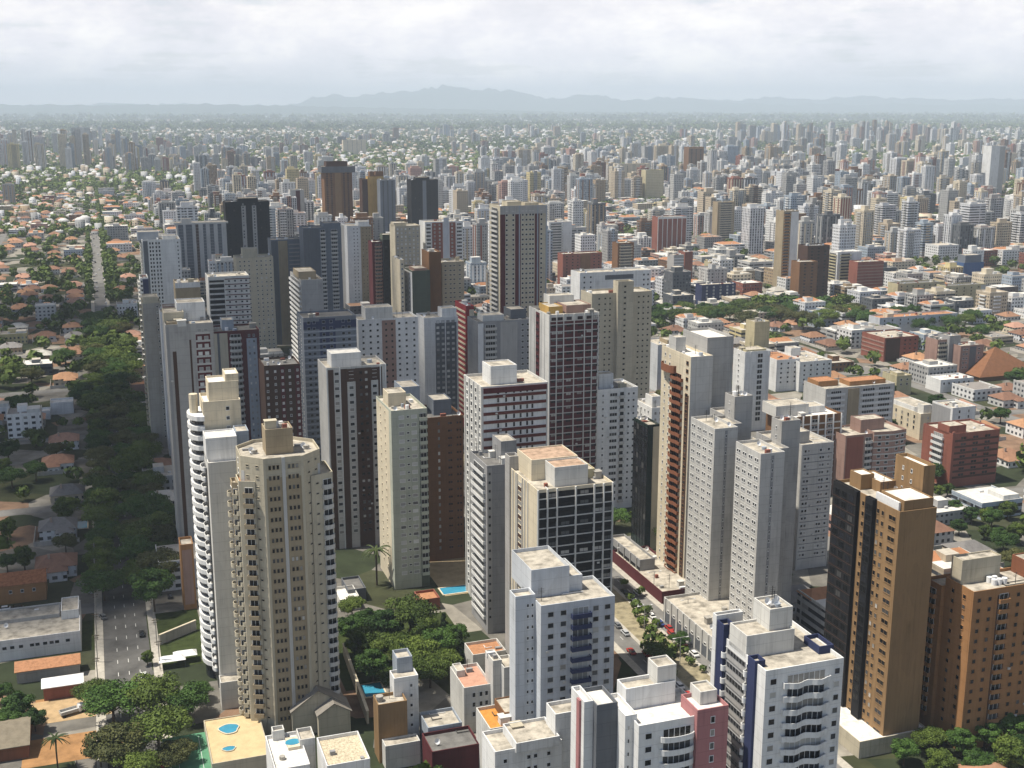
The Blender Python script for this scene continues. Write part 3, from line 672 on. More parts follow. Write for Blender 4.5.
tower(AT, 'white tower of balcony rows, lit side behind the maroon striped tower', 'apartment tower', None, 547, 549, 572, 222, ('h', 48), W('white'), F=[('c', .02, .6, 1.2, W('offwhite', False), 'rect')], d=16)
def beige_more(T):
    f = T.block(.40 * T.w, .66 * T.w, -2.2, 4, 0, T.h + 6, W('beige')); T.deco(f[0], [('w', [.45], 1.3, .9, 1.0, 'dark', 'beige')])
tower(AT, 'beige tower with a taller projecting centre pier and small paired windows', 'apartment tower', 'beige pier tower', 588, 592, 652, 294, ('b', 440), W('beige'), F=[('w', [.12, .22, .30, .78, .86, .94], 1.0, .8, 1.0, 'dark', 'beige')], d=15, more=beige_more)
tower(AT, 'white block with small windows and a recessed loggia behind the beige pier tower', 'apartment tower', None, 577, 580, 651, 273, ('h', 78), W('white'), F=[('w', [.06, .15, .9, .96], 1.0, 1.0, .9, 'dark'), ('r', .35, .75, -4.6, -2, W('dgrey', False), .05)], d=14)
tower(AT, 'white and salmon block with white windows, before the green checker tower', 'apartment tower', 'salmon centre block', 355, 358, 418, 320, ('b', 460), W('white'), F=[('s', .39, .62, W('pink', False), .04), ('w', [.08, .2, .32, .68, .8, .93], 1.1, 1.0, .9, 'dark'), ('w', [.46, .56], 1.0, 1.0, .9, 'dark', 'pink', .04)], d=16, roof=[(.15, .6, .2, .8, 6, W('offwhite'))])
tower(AT, 'white tower with a dark blue window grid next to the crimson edged tower', 'apartment tower', 'blue grid tower', 422, 424, 458, 318, ('b', 440), W('white'), F=[('s', .3, .95, W('dgrey', False), .03, 0, 3), ('w', [.4, .55, .7, .85], 1.6, 1.3, .9, 'blind', 'dgrey', .03), ('p', [.1, .2, .31, .62, .97], .5, W('white', False), .2)], d=16, roof=[(.55, .98, .1, .6, 5, None)])
tower(AT, 'crimson edged tower with cream balcony bands', 'apartment tower', 'crimson edged tower', 455, 466, 474, 306, ('b', 430), W('red'), L=[('b', .05, .95, 1.0, 0, W('cream', False), .3)], F=[('s', .4, 1, W('cream', False), .05, 0, 2)])
tower(AT, 'grey tower with angular balconies and a white roof box, beside the crimson edged tower', 'apartment tower', 'angular grey tower', 473, 478, 531, 322, ('b', 450), W('mgrey'), F=[('s', 0, .1, W('white', False), .05), ('c', .12, .34, 1.3, W('lgrey', False), 'rect'), ('s', .42, .74, W('grey', False), .08), ('w', [.84, .94], 1.3, 1.1, .9, 'dark')], d=18, rm=deck_dark, roof=[(.15, .55, .3, .8, 3, W('offwhite')), (.7, 1.0, .4, 1.0, 5, W('dgrey'))])
def brwh_more(T):
    T.block(.12 * T.w, .62 * T.w, .2 * T.d, .7 * T.d, T.h - .9, T.h + 4.6, W('white'), 'rooftop_house', deck_white, .4)
tower(AT, 'dark brown and white striped tower with pale trim lines and a white roof house', 'apartment tower', 'brown striped tower', 322, 326, 386, 368, ('b', 550), W('lgrey'),
      F=[('s', .03, .12, W('dbrown', False), .05), ('s', .22, .34, W('dbrown', False), .05), ('s', .48, .74, W('dbrown', False), .06), ('s', .86, .93, W('dbrown', False), .05), ('r', .22, .92, -6, -1, W('dbrown', False), .1), ('p', [.01, .225, .9, .99], .35, W('white', False), .25), ('w', [.17, .41, .80], 1.7, 1.2, .9, 'glass'), ('w', [.57, .66], 1.1, 1.0, .9, 'glass', 'dbrown', .06)], d=18, more=brwh_more)
tower(AT, 'pale sage tower with white windows and a green balcony column', 'apartment tower', 'sage tower', 376, 391, 427, 411, ('b', 590), W('sage'), F=[('w', [.28, .63], 1.9, 1.1, .9, 'blind'), ('w', [.46], .9, .6, 1.2, 'dark'), ('s', .77, 1, W('green', False), .04, 0, 2), ('c', .78, .99, .8, W('sage', False), 'rect')], L=[('s', .02, .85, W('cream', False), .03), ('w', [.3, .6], .8, .9, 1.0, 'dark', 'cream', .03)], roof=[(.1, .6, .4, .75, 5, W('cream'))])
tower(AT, 'rust brown tower with scattered small windows and a slate roof house', 'apartment tower', 'rust tower', 426, 427, 463, 418, ('b', 562), wall_mat((.20, .10, .05)), F=[('w', [.32], .9, 1.3, .9, 'blind', 'rust'), ('w', [.6, .66, .84, .92], .8, .8, 1.0, 'dark', 'rust')], d=20, rm=deck_dark, roof=[(.3, .8, .3, .8, 6, W('slate')), (-.5, 0, .5, 1.1, 11, W('bluegrey', False))])
tower(AT, 'white tower crossed by dark red bands with ribbed pale side wall', 'apartment tower', 'red banded tower', 464, 482, 548, 387, ('b', 612), W('offwhite'),
      F=[('s', .02, .97, W('white', False), .03, 0, 1), ('b', .02, .97, 1.0, 0, wall_mat((.13, .035, .028), False), .3), ('w', [.24, .36, .48, .58, .68, .76], .8, 1.5, 1.3, 'dark', 'white', .03), ('r', .02, .98, -2.4, -.6, W('maroon', False), .32)],
      L=[('p', [.06, .3, .54, .78, .97], .9, W('offwhite', False), .3), ('w', [.18, .42, .66, .88], 1.6, 1.5, .8, 'glass')], roof=[(.2, .6, .25, .7, 6.5, W('white'))], clut=4)
tower(AT, 'plain grey slab with a jagged balcony edge beside the black banded tower', 'apartment tower', 'plain grey slab', 481, 487, 522, 466, ('b', 634), W('mgrey'), L=[('c', .15, .9, .9, W('white', False), 'rect', 'glass')], F=[('s', .0, .14, W('grey', False), .05), ('w', [.07], .8, .9, .9, 'dark', 'grey', .05)], rm=deck_dark, d=18, roof=[(.55, 1.0, .3, .8, 7, W('mgrey'))], clut=5)
# ---- skyline towers behind the centre
tower(AT, 'black twin bay tower with grey window columns', 'apartment tower', 'black twin tower', 223, 225, 269, 202, ('b', 285), W('black'), F=[('w', [.08, .2, .8, .92], 1.4, 1.4, .8, 'dark', 'black'), ('s', .36, .46, W('grey', False), .05, 0, 4), ('s', .6, .7, W('grey', False), .05, 0, 4), ('w', [.4, .65], 1.4, 1.4, .8, 'glass', 'grey', .05)], d=20, rm=deck_dark, roof=[(.3, .75, .1, .8, 4, None)])
def mush_more(T):
    w, d, h = T.w, T.d, T.h
    T.block(-.1 * w, 1.1 * w, -.12 * d, 1.1 * d, h - 1, h + 7, W('dgrey', False), 'crown'); T.block(.1 * w, .85 * w, .1 * d, .85 * d, h + 6.5, h + 13, W('dbrown', False), 'crown')
tower(AT, 'brown tower under a wider dark mushroom crown', 'tower', 'mushroom crown tower', 322, 324, 352, 172, ('h', 88), W('brown', False), F=[('s', .38, .6, W('gbrown', False), .05), ('w', [.1, .25, .7, .85], 2.2, 1.6, .7, 'dark', 'brown')], d=22, more=mush_more, clut=2)
def arch_more(T):
    w, d, h = T.w, T.d, T.h
    T.block(.25 * w, .98 * w, -.05 * d, .6 * d, 0, h + 3, W('ochre', False), 'wall'); T.block(.35 * w, .55 * w, .0, .5 * d, h, h + 9, W('brown', False), 'crown'); T.block(.62 * w, .98 * w, .0, .5 * d, h, h + 9, W('brown', False), 'crown')
tower(AT, 'ochre tower with twin brown arched tops', 'tower', 'ochre arched tower', 361, 362, 384, 179, ('h', 80), W('dbrown', False), d=18, more=arch_more, clut=0)
tower(AT, 'dark slate tower joined to the ochre arched tower', 'apartment tower', None, 379, 380, 395, 180, ('h', 80), W('slate'), F=[('w', [.2, .5, .8], 1.6, 1.4, .8, 'dark', 'slate')], d=18)
tower('office_tower', 'black stepped tower rising alone behind the red panel tower', 'office tower', 'black stepped tower', 405, 411, 438, 180, ('h', 80), W('black'), F=[('s', .42, .56, W('slate', False), .1), ('w', [.15, .3, .7, .86], 1.6, 1.4, .8, 'dark', 'black')], d=22, rm=deck_dark, roof=[(.2, .7, .1, .7, 4, None), (-.18, .05, .2, .8, -9, None)][:1])
tower(AT, 'white and grey tower next to the black twin tower', 'apartment tower', None, 289, 290, 304, 190, ('h', 60), W('lgrey'), F=[('s', .4, .7, W('maroon', False), .06)], d=16)
tower(AT, 'pinkish beige balcony block behind the black twin tower', 'apartment tower', None, 270, 271, 290, 208, ('h', 48), W('beige'), F=[('c', .05, .95, 1, W('pink', False), 'rect')], d=16)
# ---- lower quarter beyond the avenue (right)
def vee_more(T):
    T.block(.42 * T.w, .95 * T.w, .25 * T.d, .7 * T.d, T.h - .9, T.h + 1.4, W('orange', False), 'rooftop_house', tile_or, .2); T.block(.02 * T.w, .3 * T.w, .4 * T.d, .9 * T.d, T.h - .9, T.h + 2, W('orange', False), 'rooftop_house', tile_or, .2)
tower('apartment_block', 'grey and white banded block with bright orange roof terraces', 'apartment block', 'orange roof block', 822, 826, 895, 389, ('b', 452), W('lgrey'), F=[('b', .02, .28, 1.1, 0, W('white', False), .3), ('w', [.15], 6, 1.2, 1.3, 'dark'), ('s', .32, .48, W('tan', False), .3), ('b', .5, .97, 1.1, 0, W('white', False), .3), ('w', [.62, .85], 7, 1.3, 1.3, 'dark')], d=20, more=vee_more)
tower('apartment_block', 'pale block with white columns over brown panels, behind the lined grey tower', 'apartment block', 'white column block', 771, 788, 842, 418, ('b', 500), W('brown', False), F=[('p', [0, .14, .28, .42, .56, .7, .84, .99], .5, W('white', False), .6), ('b', 0, 1, .6, 0, W('offwhite', False), .2), ('w', [.2, .5, .8], 3, 1.2, 1, 'glass')], d=18, roof=[(-.1, .5, .3, .95, 5, W('offwhite')), (.5, .85, .4, .9, 3, W('white'))], rm=deck_white)
def octo_more(T):
    f = T.poly([(T.w * .45, -1), (T.w * .75, -2.2), (T.w, -1), (T.w * 1.02, T.d * .9), (T.w * .45, T.d * .9)], 0, T.h + .8, W('pink'), rm=roof_m)
    for q in (0, 1): T.deco(f[q], [('b', 0, 1, .5, 2.2, W('lgrey', False), .15), ('w', [.3, .7], 1.6, 1.2, .9, 'dark')])
tower('apartment_block', 'pinkish brown block with a rounded bay and brown roof house', 'apartment block', 'rounded pink block', 842, 846, 905, 436, ('b', 500), W('pink'), F=[('s', .02, .3, W('brick', False), .04), ('c', .32, .44, .9, W('lgrey', False), 'rect')], d=16, roof=[(.35, .75, .3, .8, 6, W('pink'))], more=octo_more)
tower('apartment_block', 'long cream block with tall window rows below white roof houses', 'apartment block', 'long cream block', 893, 921, 936, 414, ('b', 440), W('cream'), L=[('w', [.1, .25, .4, .55, .7, .85], 1.3, 1.8, .6, 'glass', 'cream')], F=[('w', [.5], 1, 1, 1)], d=34, roof=[(.1, 1.4, .2, .8, 3, W('white')), (.3, .8, .05, .2, 5, W('offwhite'))], rm=deck_white)
tower('apartment_block', 'white block facing the long cream block across a grey wing', 'apartment block', None, 942, 953, 976, 408, ('b', 448), W('white'), F=[('w', [.3, .7], 1, 1.5, 1, 'glass')], L=[('s', 0, .9, W('mgrey', False), .05)], d=16)
tower('apartment_block', 'dark red brick block with two projecting brick fins', 'apartment block', 'red brick block', 926, 952, 1000, 434, ('b', 488), W('brick'), F=[('b', .05, .98, 1.0, 0, W('dbrown', False), .1), ('s', 0, .05, W('brick', False), .8, 0, -1), ('w', [.25, .5, .75], 3, 1.2, 1, 'dark', 'brick')], L=[('c', .35, .75, 1.0, W('white', False), 'rect', 'blind')], d=20, roof=[(.0, .35, .1, .5, 4, None)])
tower('apartment_block', 'brown brick block of three wings with flat grey roof', 'apartment block', 'brown brick block', 855, 885, 919, 338, ('b', 362), W('brick'), F=[('s', .05, .45, W('dbrown', False), .3), ('w', [.6, .75, .9], 1.4, 1, 1, 'dark', 'brick')], L=[('b', .02, .98, .8, 0, W('pink', False), .2)], d=26)
tower('apartment_block', 'long yellow block with many small windows and grey roofs', 'apartment block', 'long yellow block', 893, 898, 945, 284, ('b', 308), W('yellow'), F=[('w', [.08, .2, .32, .44, .56, .68, .8, .92], 1.3, 1.2, 1, 'dark', 'yellow')], d=14, rm=deck_dark)
tower('apartment_block', 'yellow wing block adjoining the long yellow block', 'apartment block', None, 944, 946, 986, 286, ('b', 311), W('yellow'), F=[('w', [.1, .28, .46, .64, .82], 1.3, 1.2, 1, 'dark', 'yellow'), ('s', .88, 1, W('lgrey', False), .05)], d=12, rm=deck_dark)
tower('apartment_block', 'long low whitish block with red roof decks before the yellow blocks', 'apartment block', 'long whitish block', 878, 880, 958, 318, ('b', 334), W('blue'), F=[('w', [.06, .16, .26, .36, .46, .56, .66, .76, .86, .95], 1.2, 1.6, .8, 'dark')], d=14, rm=tile_or, roof=[(.12, .2, .2, .6, 3, W('cream'))])
tower('apartment_block', 'white block with yellow sunlit balconies', 'apartment block', 'yellow balcony block', 834, 838, 862, 252, ('b', 288), W('white'), L=[('c', .1, .9, 1, W('yellow', False), 'rect')], F=[('c', .1, .55, 1.2, W('yellow', False), 'rect'), ('s', .6, .98, W('white', False), .3)], d=16, rm=deck_white)
tower('apartment_block', 'red brown block next to the yellow balcony block', 'apartment block', None, 855, 858, 884, 262, ('b', 292), W('brick'), F=[('b', 0, 1, .7, 0, W('pink', False), .1)], d=14)
tower('apartment_block', 'near black tower block behind the park trees', 'apartment block', 'black park block', 806, 808, 830, 246, ('b', 300), W('dbrown'), F=[('w', [.2, .5, .8], 2, 1.2, 1, 'dark', 'dbrown')], d=16, rm=deck_dark)
tower('apartment_block', 'dark brown lower block joined before the black park block', 'apartment block', None, 793, 800, 818, 262, ('b', 303), W('brown'), F=[('w', [.3, .7], 2, 1.2, 1, 'dark', 'brown')], d=14)
tower(AT, 'tall tan and white tower striped with balconies above the park trees', 'apartment tower', 'tan park tower', 778, 784, 799, 211, ('b', 288), W('tan'), F=[('s', .5, 1, W('white', False), .05), ('c', .05, .45, 1, W('orange', False), 'rect')], d=14)
tower('office_tower', 'dark brown tower with orange top standing over the centre skyline', 'tower', 'orange top tower', 687, 689, 704, 147, ('h', 84), W('brown', False), F=[('w', [.2, .5, .8], 3, 1.6, .7, 'dark', 'brown'), ('r', 0, 1, -4, 0, W('orange', False), .3)], d=24)
tower('office_tower', 'tall white slab tower near the far edge of the skyline', 'office tower', 'far white slab', 990, 992, 1006, 146, ('h', 96), W('white'), F=[('s', .6, 1, W('grey', False), .05)], d=24)
tower('office_tower', 'grey office slab with a stained white face in the far skyline', 'office tower', 'stained office slab', 64, 71, 90, 128, ('h', 82), W('mgrey', False), F=[('s', .1, .95, W('lgrey', False), .05), ('b', .1, .95, .8, 1, W('dgrey', False), .1)], d=30)
tower('office_tower', 'broad cream office block in the middle of the far city', 'office tower', None, 341, 343, 366, 140, ('h', 52), W('cream'), F=[('w', [.2, .4, .6, .8], 2, 1.5, 1, 'dark')], d=22)
tower('office_tower', 'wide pale cream tower pair block behind the red panel block', 'office tower', 'wide cream tower', 613, 618, 650, 164, ('h', 62), W('cream'), F=[('s', .45, .55, W('beige', False), .2), ('w', [.15, .3, .7, .85], 2, 1.2, 1, 'glass', 'cream')], d=20)
tower('office_tower', 'yellow tower beside the wide cream tower', 'office tower', None, 643, 646, 664, 170, ('h', 58), W('yellow'), F=[('b', .05, .95, .8, 0, W('cream', False), .1)], d=20)
tower('apartment_block', 'block of red panels between white columns in the middle city', 'apartment block', 'red column block', 656, 658, 687, 217, ('b', 252), W('brick'), F=[('p', [0, .17, .33, .5, .67, .83, 1], .8, W('white', False), .4), ('r', 0, 1, -2.5, 0, W('white', False), .3)], d=16)
tower('apartment_block', 'tan balcony tower block above the middle city trees', 'apartment block', 'tan balcony block', 713, 718, 735, 202, ('b', 242), W('tan'), F=[('c', .1, .9, 1, W('beige', False), 'rect')], d=14)
tower('apartment_block', 'cream small block with white balcony column near the middle trees', 'apartment block', None, 706, 710, 724, 262, ('b', 284), W('yellow'), F=[('c', .1, .5, 1, W('white', False), 'rect')], d=12, roof=[(.4, .9, .1, .5, 5, None)])
tower('apartment_block', 'navy and white checker block beside the middle trees', 'apartment block', 'navy checker block', 698, 702, 736, 285, ('b', 306), W('navy'), F=[('w', [.15, .35, .55, .75, .92], 1.6, 1.4, 1, 'blind')], d=12)
tower('apartment_block', 'brown brick block with dark window rows in the middle city', 'apartment block', 'brown middle block', 559, 563, 602, 254, ('b', 292), W('brick'), F=[('s', .45, .7, W('brown', False), .4), ('w', [.1, .25, .38, .8, .92], 1.4, 1, 1, 'dark', 'brick')], d=14)
tower('apartment_block', 'tall brown block with cream balconies beside the brown middle block', 'apartment block', None, 615, 618, 634, 243, ('b', 285), W('brown'), F=[('c', .1, .9, 1, W('beige', False), 'rect')], d=14)
tower('apartment_block', 'grey banded block edged with a red brown wing', 'apartment block', None, 671, 674, 684, 255, ('b', 288), W('grey'), F=[('b', 0, 1, .8, 0, W('white', False), .2)], d=14)
tower('apartment_block', 'red brown plain wing beside the grey banded block', 'apartment block', None, 684, 685, 693, 252, ('b', 286), W('brick'), d=14)
tower('apartment_block', 'wide white low block over the dark tree clump', 'apartment block', 'wide low white block', 652, 658, 720, 345, ('b', 392), W('blue'), F=[('w', [.1, .2, .3], 2, 1, 1, 'dark')], d=22, roof=[(.2, .8, .2, .7, 2.5, W('tan'))])
tower('apartment_block', 'slim white tower with a planted roof terrace behind the tall red balcony tower', 'apartment block', 'planted roof tower', 739, 745, 770, 352, ('b', 432), W('white'), F=[('w', [.62], 3, 2.0, .6, 'dark'), ('p', [0, .25, .97], .9, W('white', False), .3)], L=[('w', [.5], 1, 1, 1)], d=12, roof=[(.1, .9, .1, .9, 1.6, W('yellow', False))])
tower('apartment_block', 'ochre windowless block with grey neighbours on its side', 'apartment block', None, 742, 755, 770, 322, ('b', 362), W('yellow'), d=12)
tower('apartment_block', 'white stepped block with orange roof patches behind the orange roof block', 'apartment block', 'white stepped block', 775, 777, 800, 360, ('b', 392), W('white'), F=[('w', [.2, .5, .8], 1.2, 1.1, 1, 'dark')], d=26, rm=tile_or)
tower('apartment_block', 'white longer block stepping back behind the white stepped block', 'apartment block', None, 797, 800, 832, 362, ('b', 392), W('white'), F=[('w', [.15, .35, .55, .75, .92], 1.2, 1.1, 1, 'dark')], d=30, rm=roof_m, roof=[(.3, .6, .7, .95, 5, None)])
tower('apartment_block', 'small yellow corner block behind the orange roof block', 'apartment block', None, 893, 897, 912, 376, ('b', 396), W('yellow'), F=[('w', [.3, .7], 1.2, 1.1, 1, 'dark')], d=14, roof=[(.2, .7, .2, .7, 2, None)])
tower('apartment_block', 'white villa like block with a curved front and window band', 'apartment block', 'white villa block', 939, 941, 974, 380, ('b', 393), W('white'), F=[('w', [.1, .25, .4, .55, .7, .85], 1.3, 1.3, 1, 'dark')], d=14, rm=deck_white)
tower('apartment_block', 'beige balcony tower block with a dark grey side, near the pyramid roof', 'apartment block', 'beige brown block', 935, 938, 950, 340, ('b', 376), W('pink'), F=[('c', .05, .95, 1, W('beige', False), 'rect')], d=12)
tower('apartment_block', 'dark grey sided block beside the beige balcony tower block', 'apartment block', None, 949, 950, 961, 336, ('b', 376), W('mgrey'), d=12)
tower('apartment_block', 'beige block with a green black centre strip near the pyramid roof', 'apartment block', None, 959, 961, 984, 346, ('b', 378), W('pink'), F=[('s', .4, .68, W('dgrey', False), .05), ('w', [.15, .28, .8], 1.2, 1, 1, 'dark')], d=12)
tower('office_tower', 'blue clad unfinished tower in the middle distance', 'office tower', 'blue clad tower', 960, 964, 984, 263, ('b', 288), wall_mat((.06, .12, .26)), d=14, roof=[(.1, .9, .1, .9, 8, W('slate'))])
# ---------------------------------------------------------------- low buildings of the foreground
def low(name, label, lm, xl, xc, xr, yt, h, wall, F=(), L=(), roof=(), d=None, rm=None, more=None, clut=1):
    return tower(name, label, 'building', lm, xl, xc, xr, yt, ('h', h), wall, F, L, roof, d, 2.9, rm, None, 'glass', 'white', clut, more)


def gable(T, x0, x1, y0, y1, z0, z1, mat, axis='y', over=.5, name='roof'):
    mb = MB()
    if axis == 'y':
        m = (x0 + x1) / 2; a = [(x0 - over, z0 - .2), (m, z1), (x1 + over, z0 - .2)]
        vs = [(p[0], yy, p[1] + dz) for dz in (0, .2) for yy in (y0 - over, y1 + over) for p in a]
    else:
        m = (y0 + y1) / 2; a = [(y0 - over, z0 - .2), (m, z1), (y1 + over, z0 - .2)]
        vs = [(xx, p[0], p[1] + dz) for dz in (0, .2) for xx in (x1 + over, x0 - over) for p in a]
    fs = [(6, 7, 10, 9), (7, 8, 11, 10), (0, 3, 4, 1), (1, 4, 5, 2), (0, 1, 7, 6), (1, 2, 8, 7), (4, 3, 9, 10), (5, 4, 10, 11), (3, 0, 6, 9), (2, 5, 11, 8)]
    mb.add(vs, fs); T.part(name, mb, mat)
    g2 = MB()
    if axis == 'y': g2.add([(x0, y0, z0), (x1, y0, z0), ((x0 + x1) / 2, y0, z1 - .15), (x0, y1, z0), (x1, y1, z0), ((x0 + x1) / 2, y1, z1 - .15)], [(0, 1, 2), (4, 3, 5)])
    else: g2.add([(x0, y0, z0), (x0, y1, z0), (x0, (y0 + y1) / 2, z1 - .15), (x1, y0, z0), (x1, y1, z0), (x1, (y0 + y1) / 2, z1 - .15)], [(1, 0, 2), (3, 4, 5)])
    return g2


def s1(T):
    f = T.block(T.w * .7, T.w * 1.55, T.d * .75, T.d * 1.6, 0, T.h + 4.5, W('white')); T.deco(f[0], [('w', [.7], .7, .8, 1)])
    T.block(T.w * .95, T.w * 1.5, T.d * 1.5, T.d * 2.4, 0, T.h + 8, W('bluegrey'))
    T.block(T.w * .1, T.w * 1.3, -4, 0, 0, 7, W('offwhite'), 'wall', roof_m, .4)
low('low_building', 'brown fronted small building with white stair blocks behind it', 'brown stair house', 373, 378, 407, 705, 17, W('gbrown', False), roof=[], more=s1)
low('low_building', 'cream house block with a pink roof terrace beside the walled garden', 'pink terrace house', 450, 464, 492, 688, 14, W('offwhite'), F=[('w', [.35, .6, .8], .9, 1.3, .9, 'dark')], rm=flat_mat('roof_pink', (.50, .28, .2), .9, .1), roof=[(.05, .35, .6, .95, 2, None)])
def s6(T): T.block(T.w * .9, T.w * 2.4, -2.5, T.d * .7, 0, T.h - 1.2, W('offwhite'))
low('low_building', 'pair of tall white stair shafts beside the pale blue tower', None, 490, 493, 502, 661, 22, W('offwhite'), d=7, more=s6)
low('low_building', 'low building under a long orange tiled roof by the plain grey slab', None, 468, 473, 506, 655, 7, W('offwhite'), d=9, rm=tile_or)
low('low_building', 'low block with an orange roof terrace and a dark tin canopy', 'orange terrace block', 476, 490, 532, 729, 18, W('offwhite'), rm=flat_mat('roof_orange', (.55, .25, .06), .9, .1), roof=[(.45, 1, .3, 1, 2.6, W('brown'))], clut=2)
def s8(T):
    T.block(T.w * .3, T.w * .95, -.6, 9, T.h - 1, T.h + 1.5, W('white'), 'rooftop_house', roof_m, .7); T.block(T.w * .92, T.w * 1.35, 1, 7, 0, T.h + 6.2, W('white')); T.block(T.w * 1.3, T.w * 1.5, 3, 9, 0, T.h + 1.0, W('white'))
low('low_building', 'bright white stepped building with a tower block and a sunken roof', 'white stepped house', 482, 495, 562, 752, 27, W('white'), F=[('w', [.15, .5, .6, .8], .9, .9, .9, 'dark')], more=s8, clut=2)
def s3(T):
    mb = MB(); mb.box(T.w * .55, T.w * .92, T.d * .55, T.d * .85, T.h - .8, T.h - .1); T.part('pool_surround', mb, W('cream', False))
    mb = MB(); mb.prism([(T.w * .74 + 2.0 * math.cos(i * math.pi / 8), T.d * .7 + 1.5 * math.sin(i * math.pi / 8)) for i in range(16)], T.h - .2, T.h - .02); T.part('pool_water', mb, water_m)
    T.block(T.w * .9, T.w * 1.35, T.d * .55, T.d * .9, 0, T.h + 1.5, W('offwhite')); T.block(T.w * .2, T.w * .55, T.d * .9, T.d * 1.05, 0, T.h + 1.8, W('offwhite'))
low('low_building', 'white flat roofed house with a small round pool on its terrace', 'roof pool house', 258, 275, 310, 770, 15, W('white'), rm=deck_white, d=17, more=s3, clut=1)
low('low_building', 'building under a broad gravel roof with a white upstand', 'gravel roof building', 316, 327, 370, 766, 17, W('white'), rm=gravel_m, d=14, clut=1)
def s4(T):
    w, d, h = T.w, T.d, T.h
    g2 = gable(T, 0, w, 0, d, h, h + 5.2, flat_mat('roof_slate', (.23, .21, .18), .9, .1)); T.part('wall', g2, W('beige'))
    x0, x1, y0, y1 = w * .45, w * 1.05, -3.5, 4
    mb = MB(); mb.box(x0, x1, y0, y1, 0, h - .5); T.part('wall', mb, W('beige'))
    g3 = gable(T, x0, x1, y0, y1, h - .5, h + 2.4, flat_mat('roof_slate', (.23, .21, .18), .9, .1)); T.part('wall', g3, W('beige'))
low('house', 'grey gabled chalet like house between the octagonal tower and the gravel roof', 'grey gabled chalet', 284, 292, 345, 712, 7.5, W('beige'), d=15, more=s4, clut=0)
low('low_building', 'maroon walled low building with a curved grey terrace', None, 424, 432, 480, 752, 9, W('maroon'), d=10, rm=deck_dark)
low('low_building', 'small grey house with round terrace behind the maroon walled building', None, 424, 428, 462, 728, 10, W('bluegrey'), d=9)
low('low_building', 'white office building with two window rows and a red roof panel', 'white office', -45, -30, 80, 645, 7, W('white'), F=[('w', [.12, .19, .3, .37, .45, .55, .6, .67, .73, .78, .88], 1.3, 1.0, .9, 'dark')], d=26, roof=[(.82, .99, .5, .95, 3, W('white')), (.2, .8, .6, .95, 1.2, W('grey'))], rm=roof_m)
def pitched(mat, rise, axis='x', own=None):
    def fn(T): T.part('wall', gable(T, 0, T.w, 0, T.d, T.h, T.h + rise, mat, axis), own or W('concrete'))
    return fn
low('house', 'small house with terracotta roof squeezed before the white office', None, 14, 16, 79, 672, 4, W('concrete'), d=7, rm=tile_or, F=[('w', [.3, .5, .85], 1, 1, .4, 'dark')], clut=0, more=pitched(tile_or, 1.6))
low('house', 'brick hut with a white tin roof at the yard edge', None, 41, 43, 82, 688, 4.2, W('brick'), d=6, rm=metal_w, clut=0, more=pitched(metal_w, 1.2, 'x', W('brick')))
low('house', 'orange walled house with a brown tiled roof by the crossing street', 'orange wall house', -20, -14, 45, 588, 7, W('orange'), d=12, rm=tile_or, F=[('w', [.4, .6, .8], 1, 1, 1, 'dark')], clut=0, more=pitched(flat_mat('roof_old_tile', (.33, .14, .07), .9, .1, 1, .5), 2.4, 'x', W('orange')))
def barn(T): T.part('wall', gable(T, 0, T.w, 0, T.d, T.h, T.h + 2.5, flat_mat('roof_tin', (.22, .19, .14), .9, .1), 'x'), W('concrete'))
low('house', 'long shed with a weathered grey tin roof in the corner yard', None, -30, -22, 28, 752, 4, W('rust'), d=18, more=barn, clut=0)
low('low_building', 'arcaded concrete podium with shop columns along the wide avenue', 'arcade podium', 664, 727, 800, 650, 8.5, W('lgrey'), L=[('s', 0, 1, W('dgrey', False), .05, 0, 4.6), ('p', [.03, .13, .23, .33, .43, .53, .63, .73, .83, .93], .9, W('lgrey', False), .3), ('w', [.08, .18, .28, .38, .48, .58, .68, .78, .88], 1.2, .8, -.4, 'dark')], rm=roof_m, clut=4)
low('low_building', 'low red fronted shop row with dark awnings on the wide avenue', 'red shop row', 612, 662, 700, 592, 4.6, W('maroon', False), rm=roof_m, clut=4, L=[('b', 0, 1, .7, -1.5, W('red', False), 1.6), ('w', [.1, .3, .5, .7, .9], 4, 1.4, .4, 'dark')])
low('low_building', 'dark arcade base below the dark glass tower', None, 610, 640, 655, 560, 8, W('mgrey'), L=[('s', 0, 1, W('black', False), .05, 0, 3), ('p', [.1, .3, .5, .7, .9], .6, W('grey', False), .3)], clut=0)
low('low_building', 'salmon walled garage tower beside the rounded balcony tower', None, 178, 180, 193, 545, 24, W('orange'), F=[('s', .12, .85, W('pink', False), .05, 2, 2)], d=8, clut=0)
low('low_building', 'dark flat roofed garage beside the sage tower', None, 336, 348, 366, 590, 5, W('dgrey'), rm=deck_dark, d=12, clut=0)
low('low_building', 'small house with a white roof by the dark garage', None, 338, 340, 360, 600, 4.5, W('offwhite'), rm=deck_white, d=12, clut=0)
low('low_building', 'red roofed pavilion beside the garden trees', None, 418, 420, 440, 600, 4.5, W('brick'), rm=tile_or, d=8, clut=0)
low('low_building', 'pink walled house with a brown roof by the zigzag balcony tower', None, 128, 130, 145, 385, 9, W('pink'), d=12, rm=tile_or, clut=0)
low('house', 'white flat house with a garage door among the dark avenue trees', 'white flat house', 46, 50, 73, 403, 7, W('white'), d=11, rm=deck_white, clut=0)
low('house', 'long white house beside the white flat house among trees', None, 16, 18, 50, 413, 5, W('white'), d=9, rm=deck_white, clut=0)
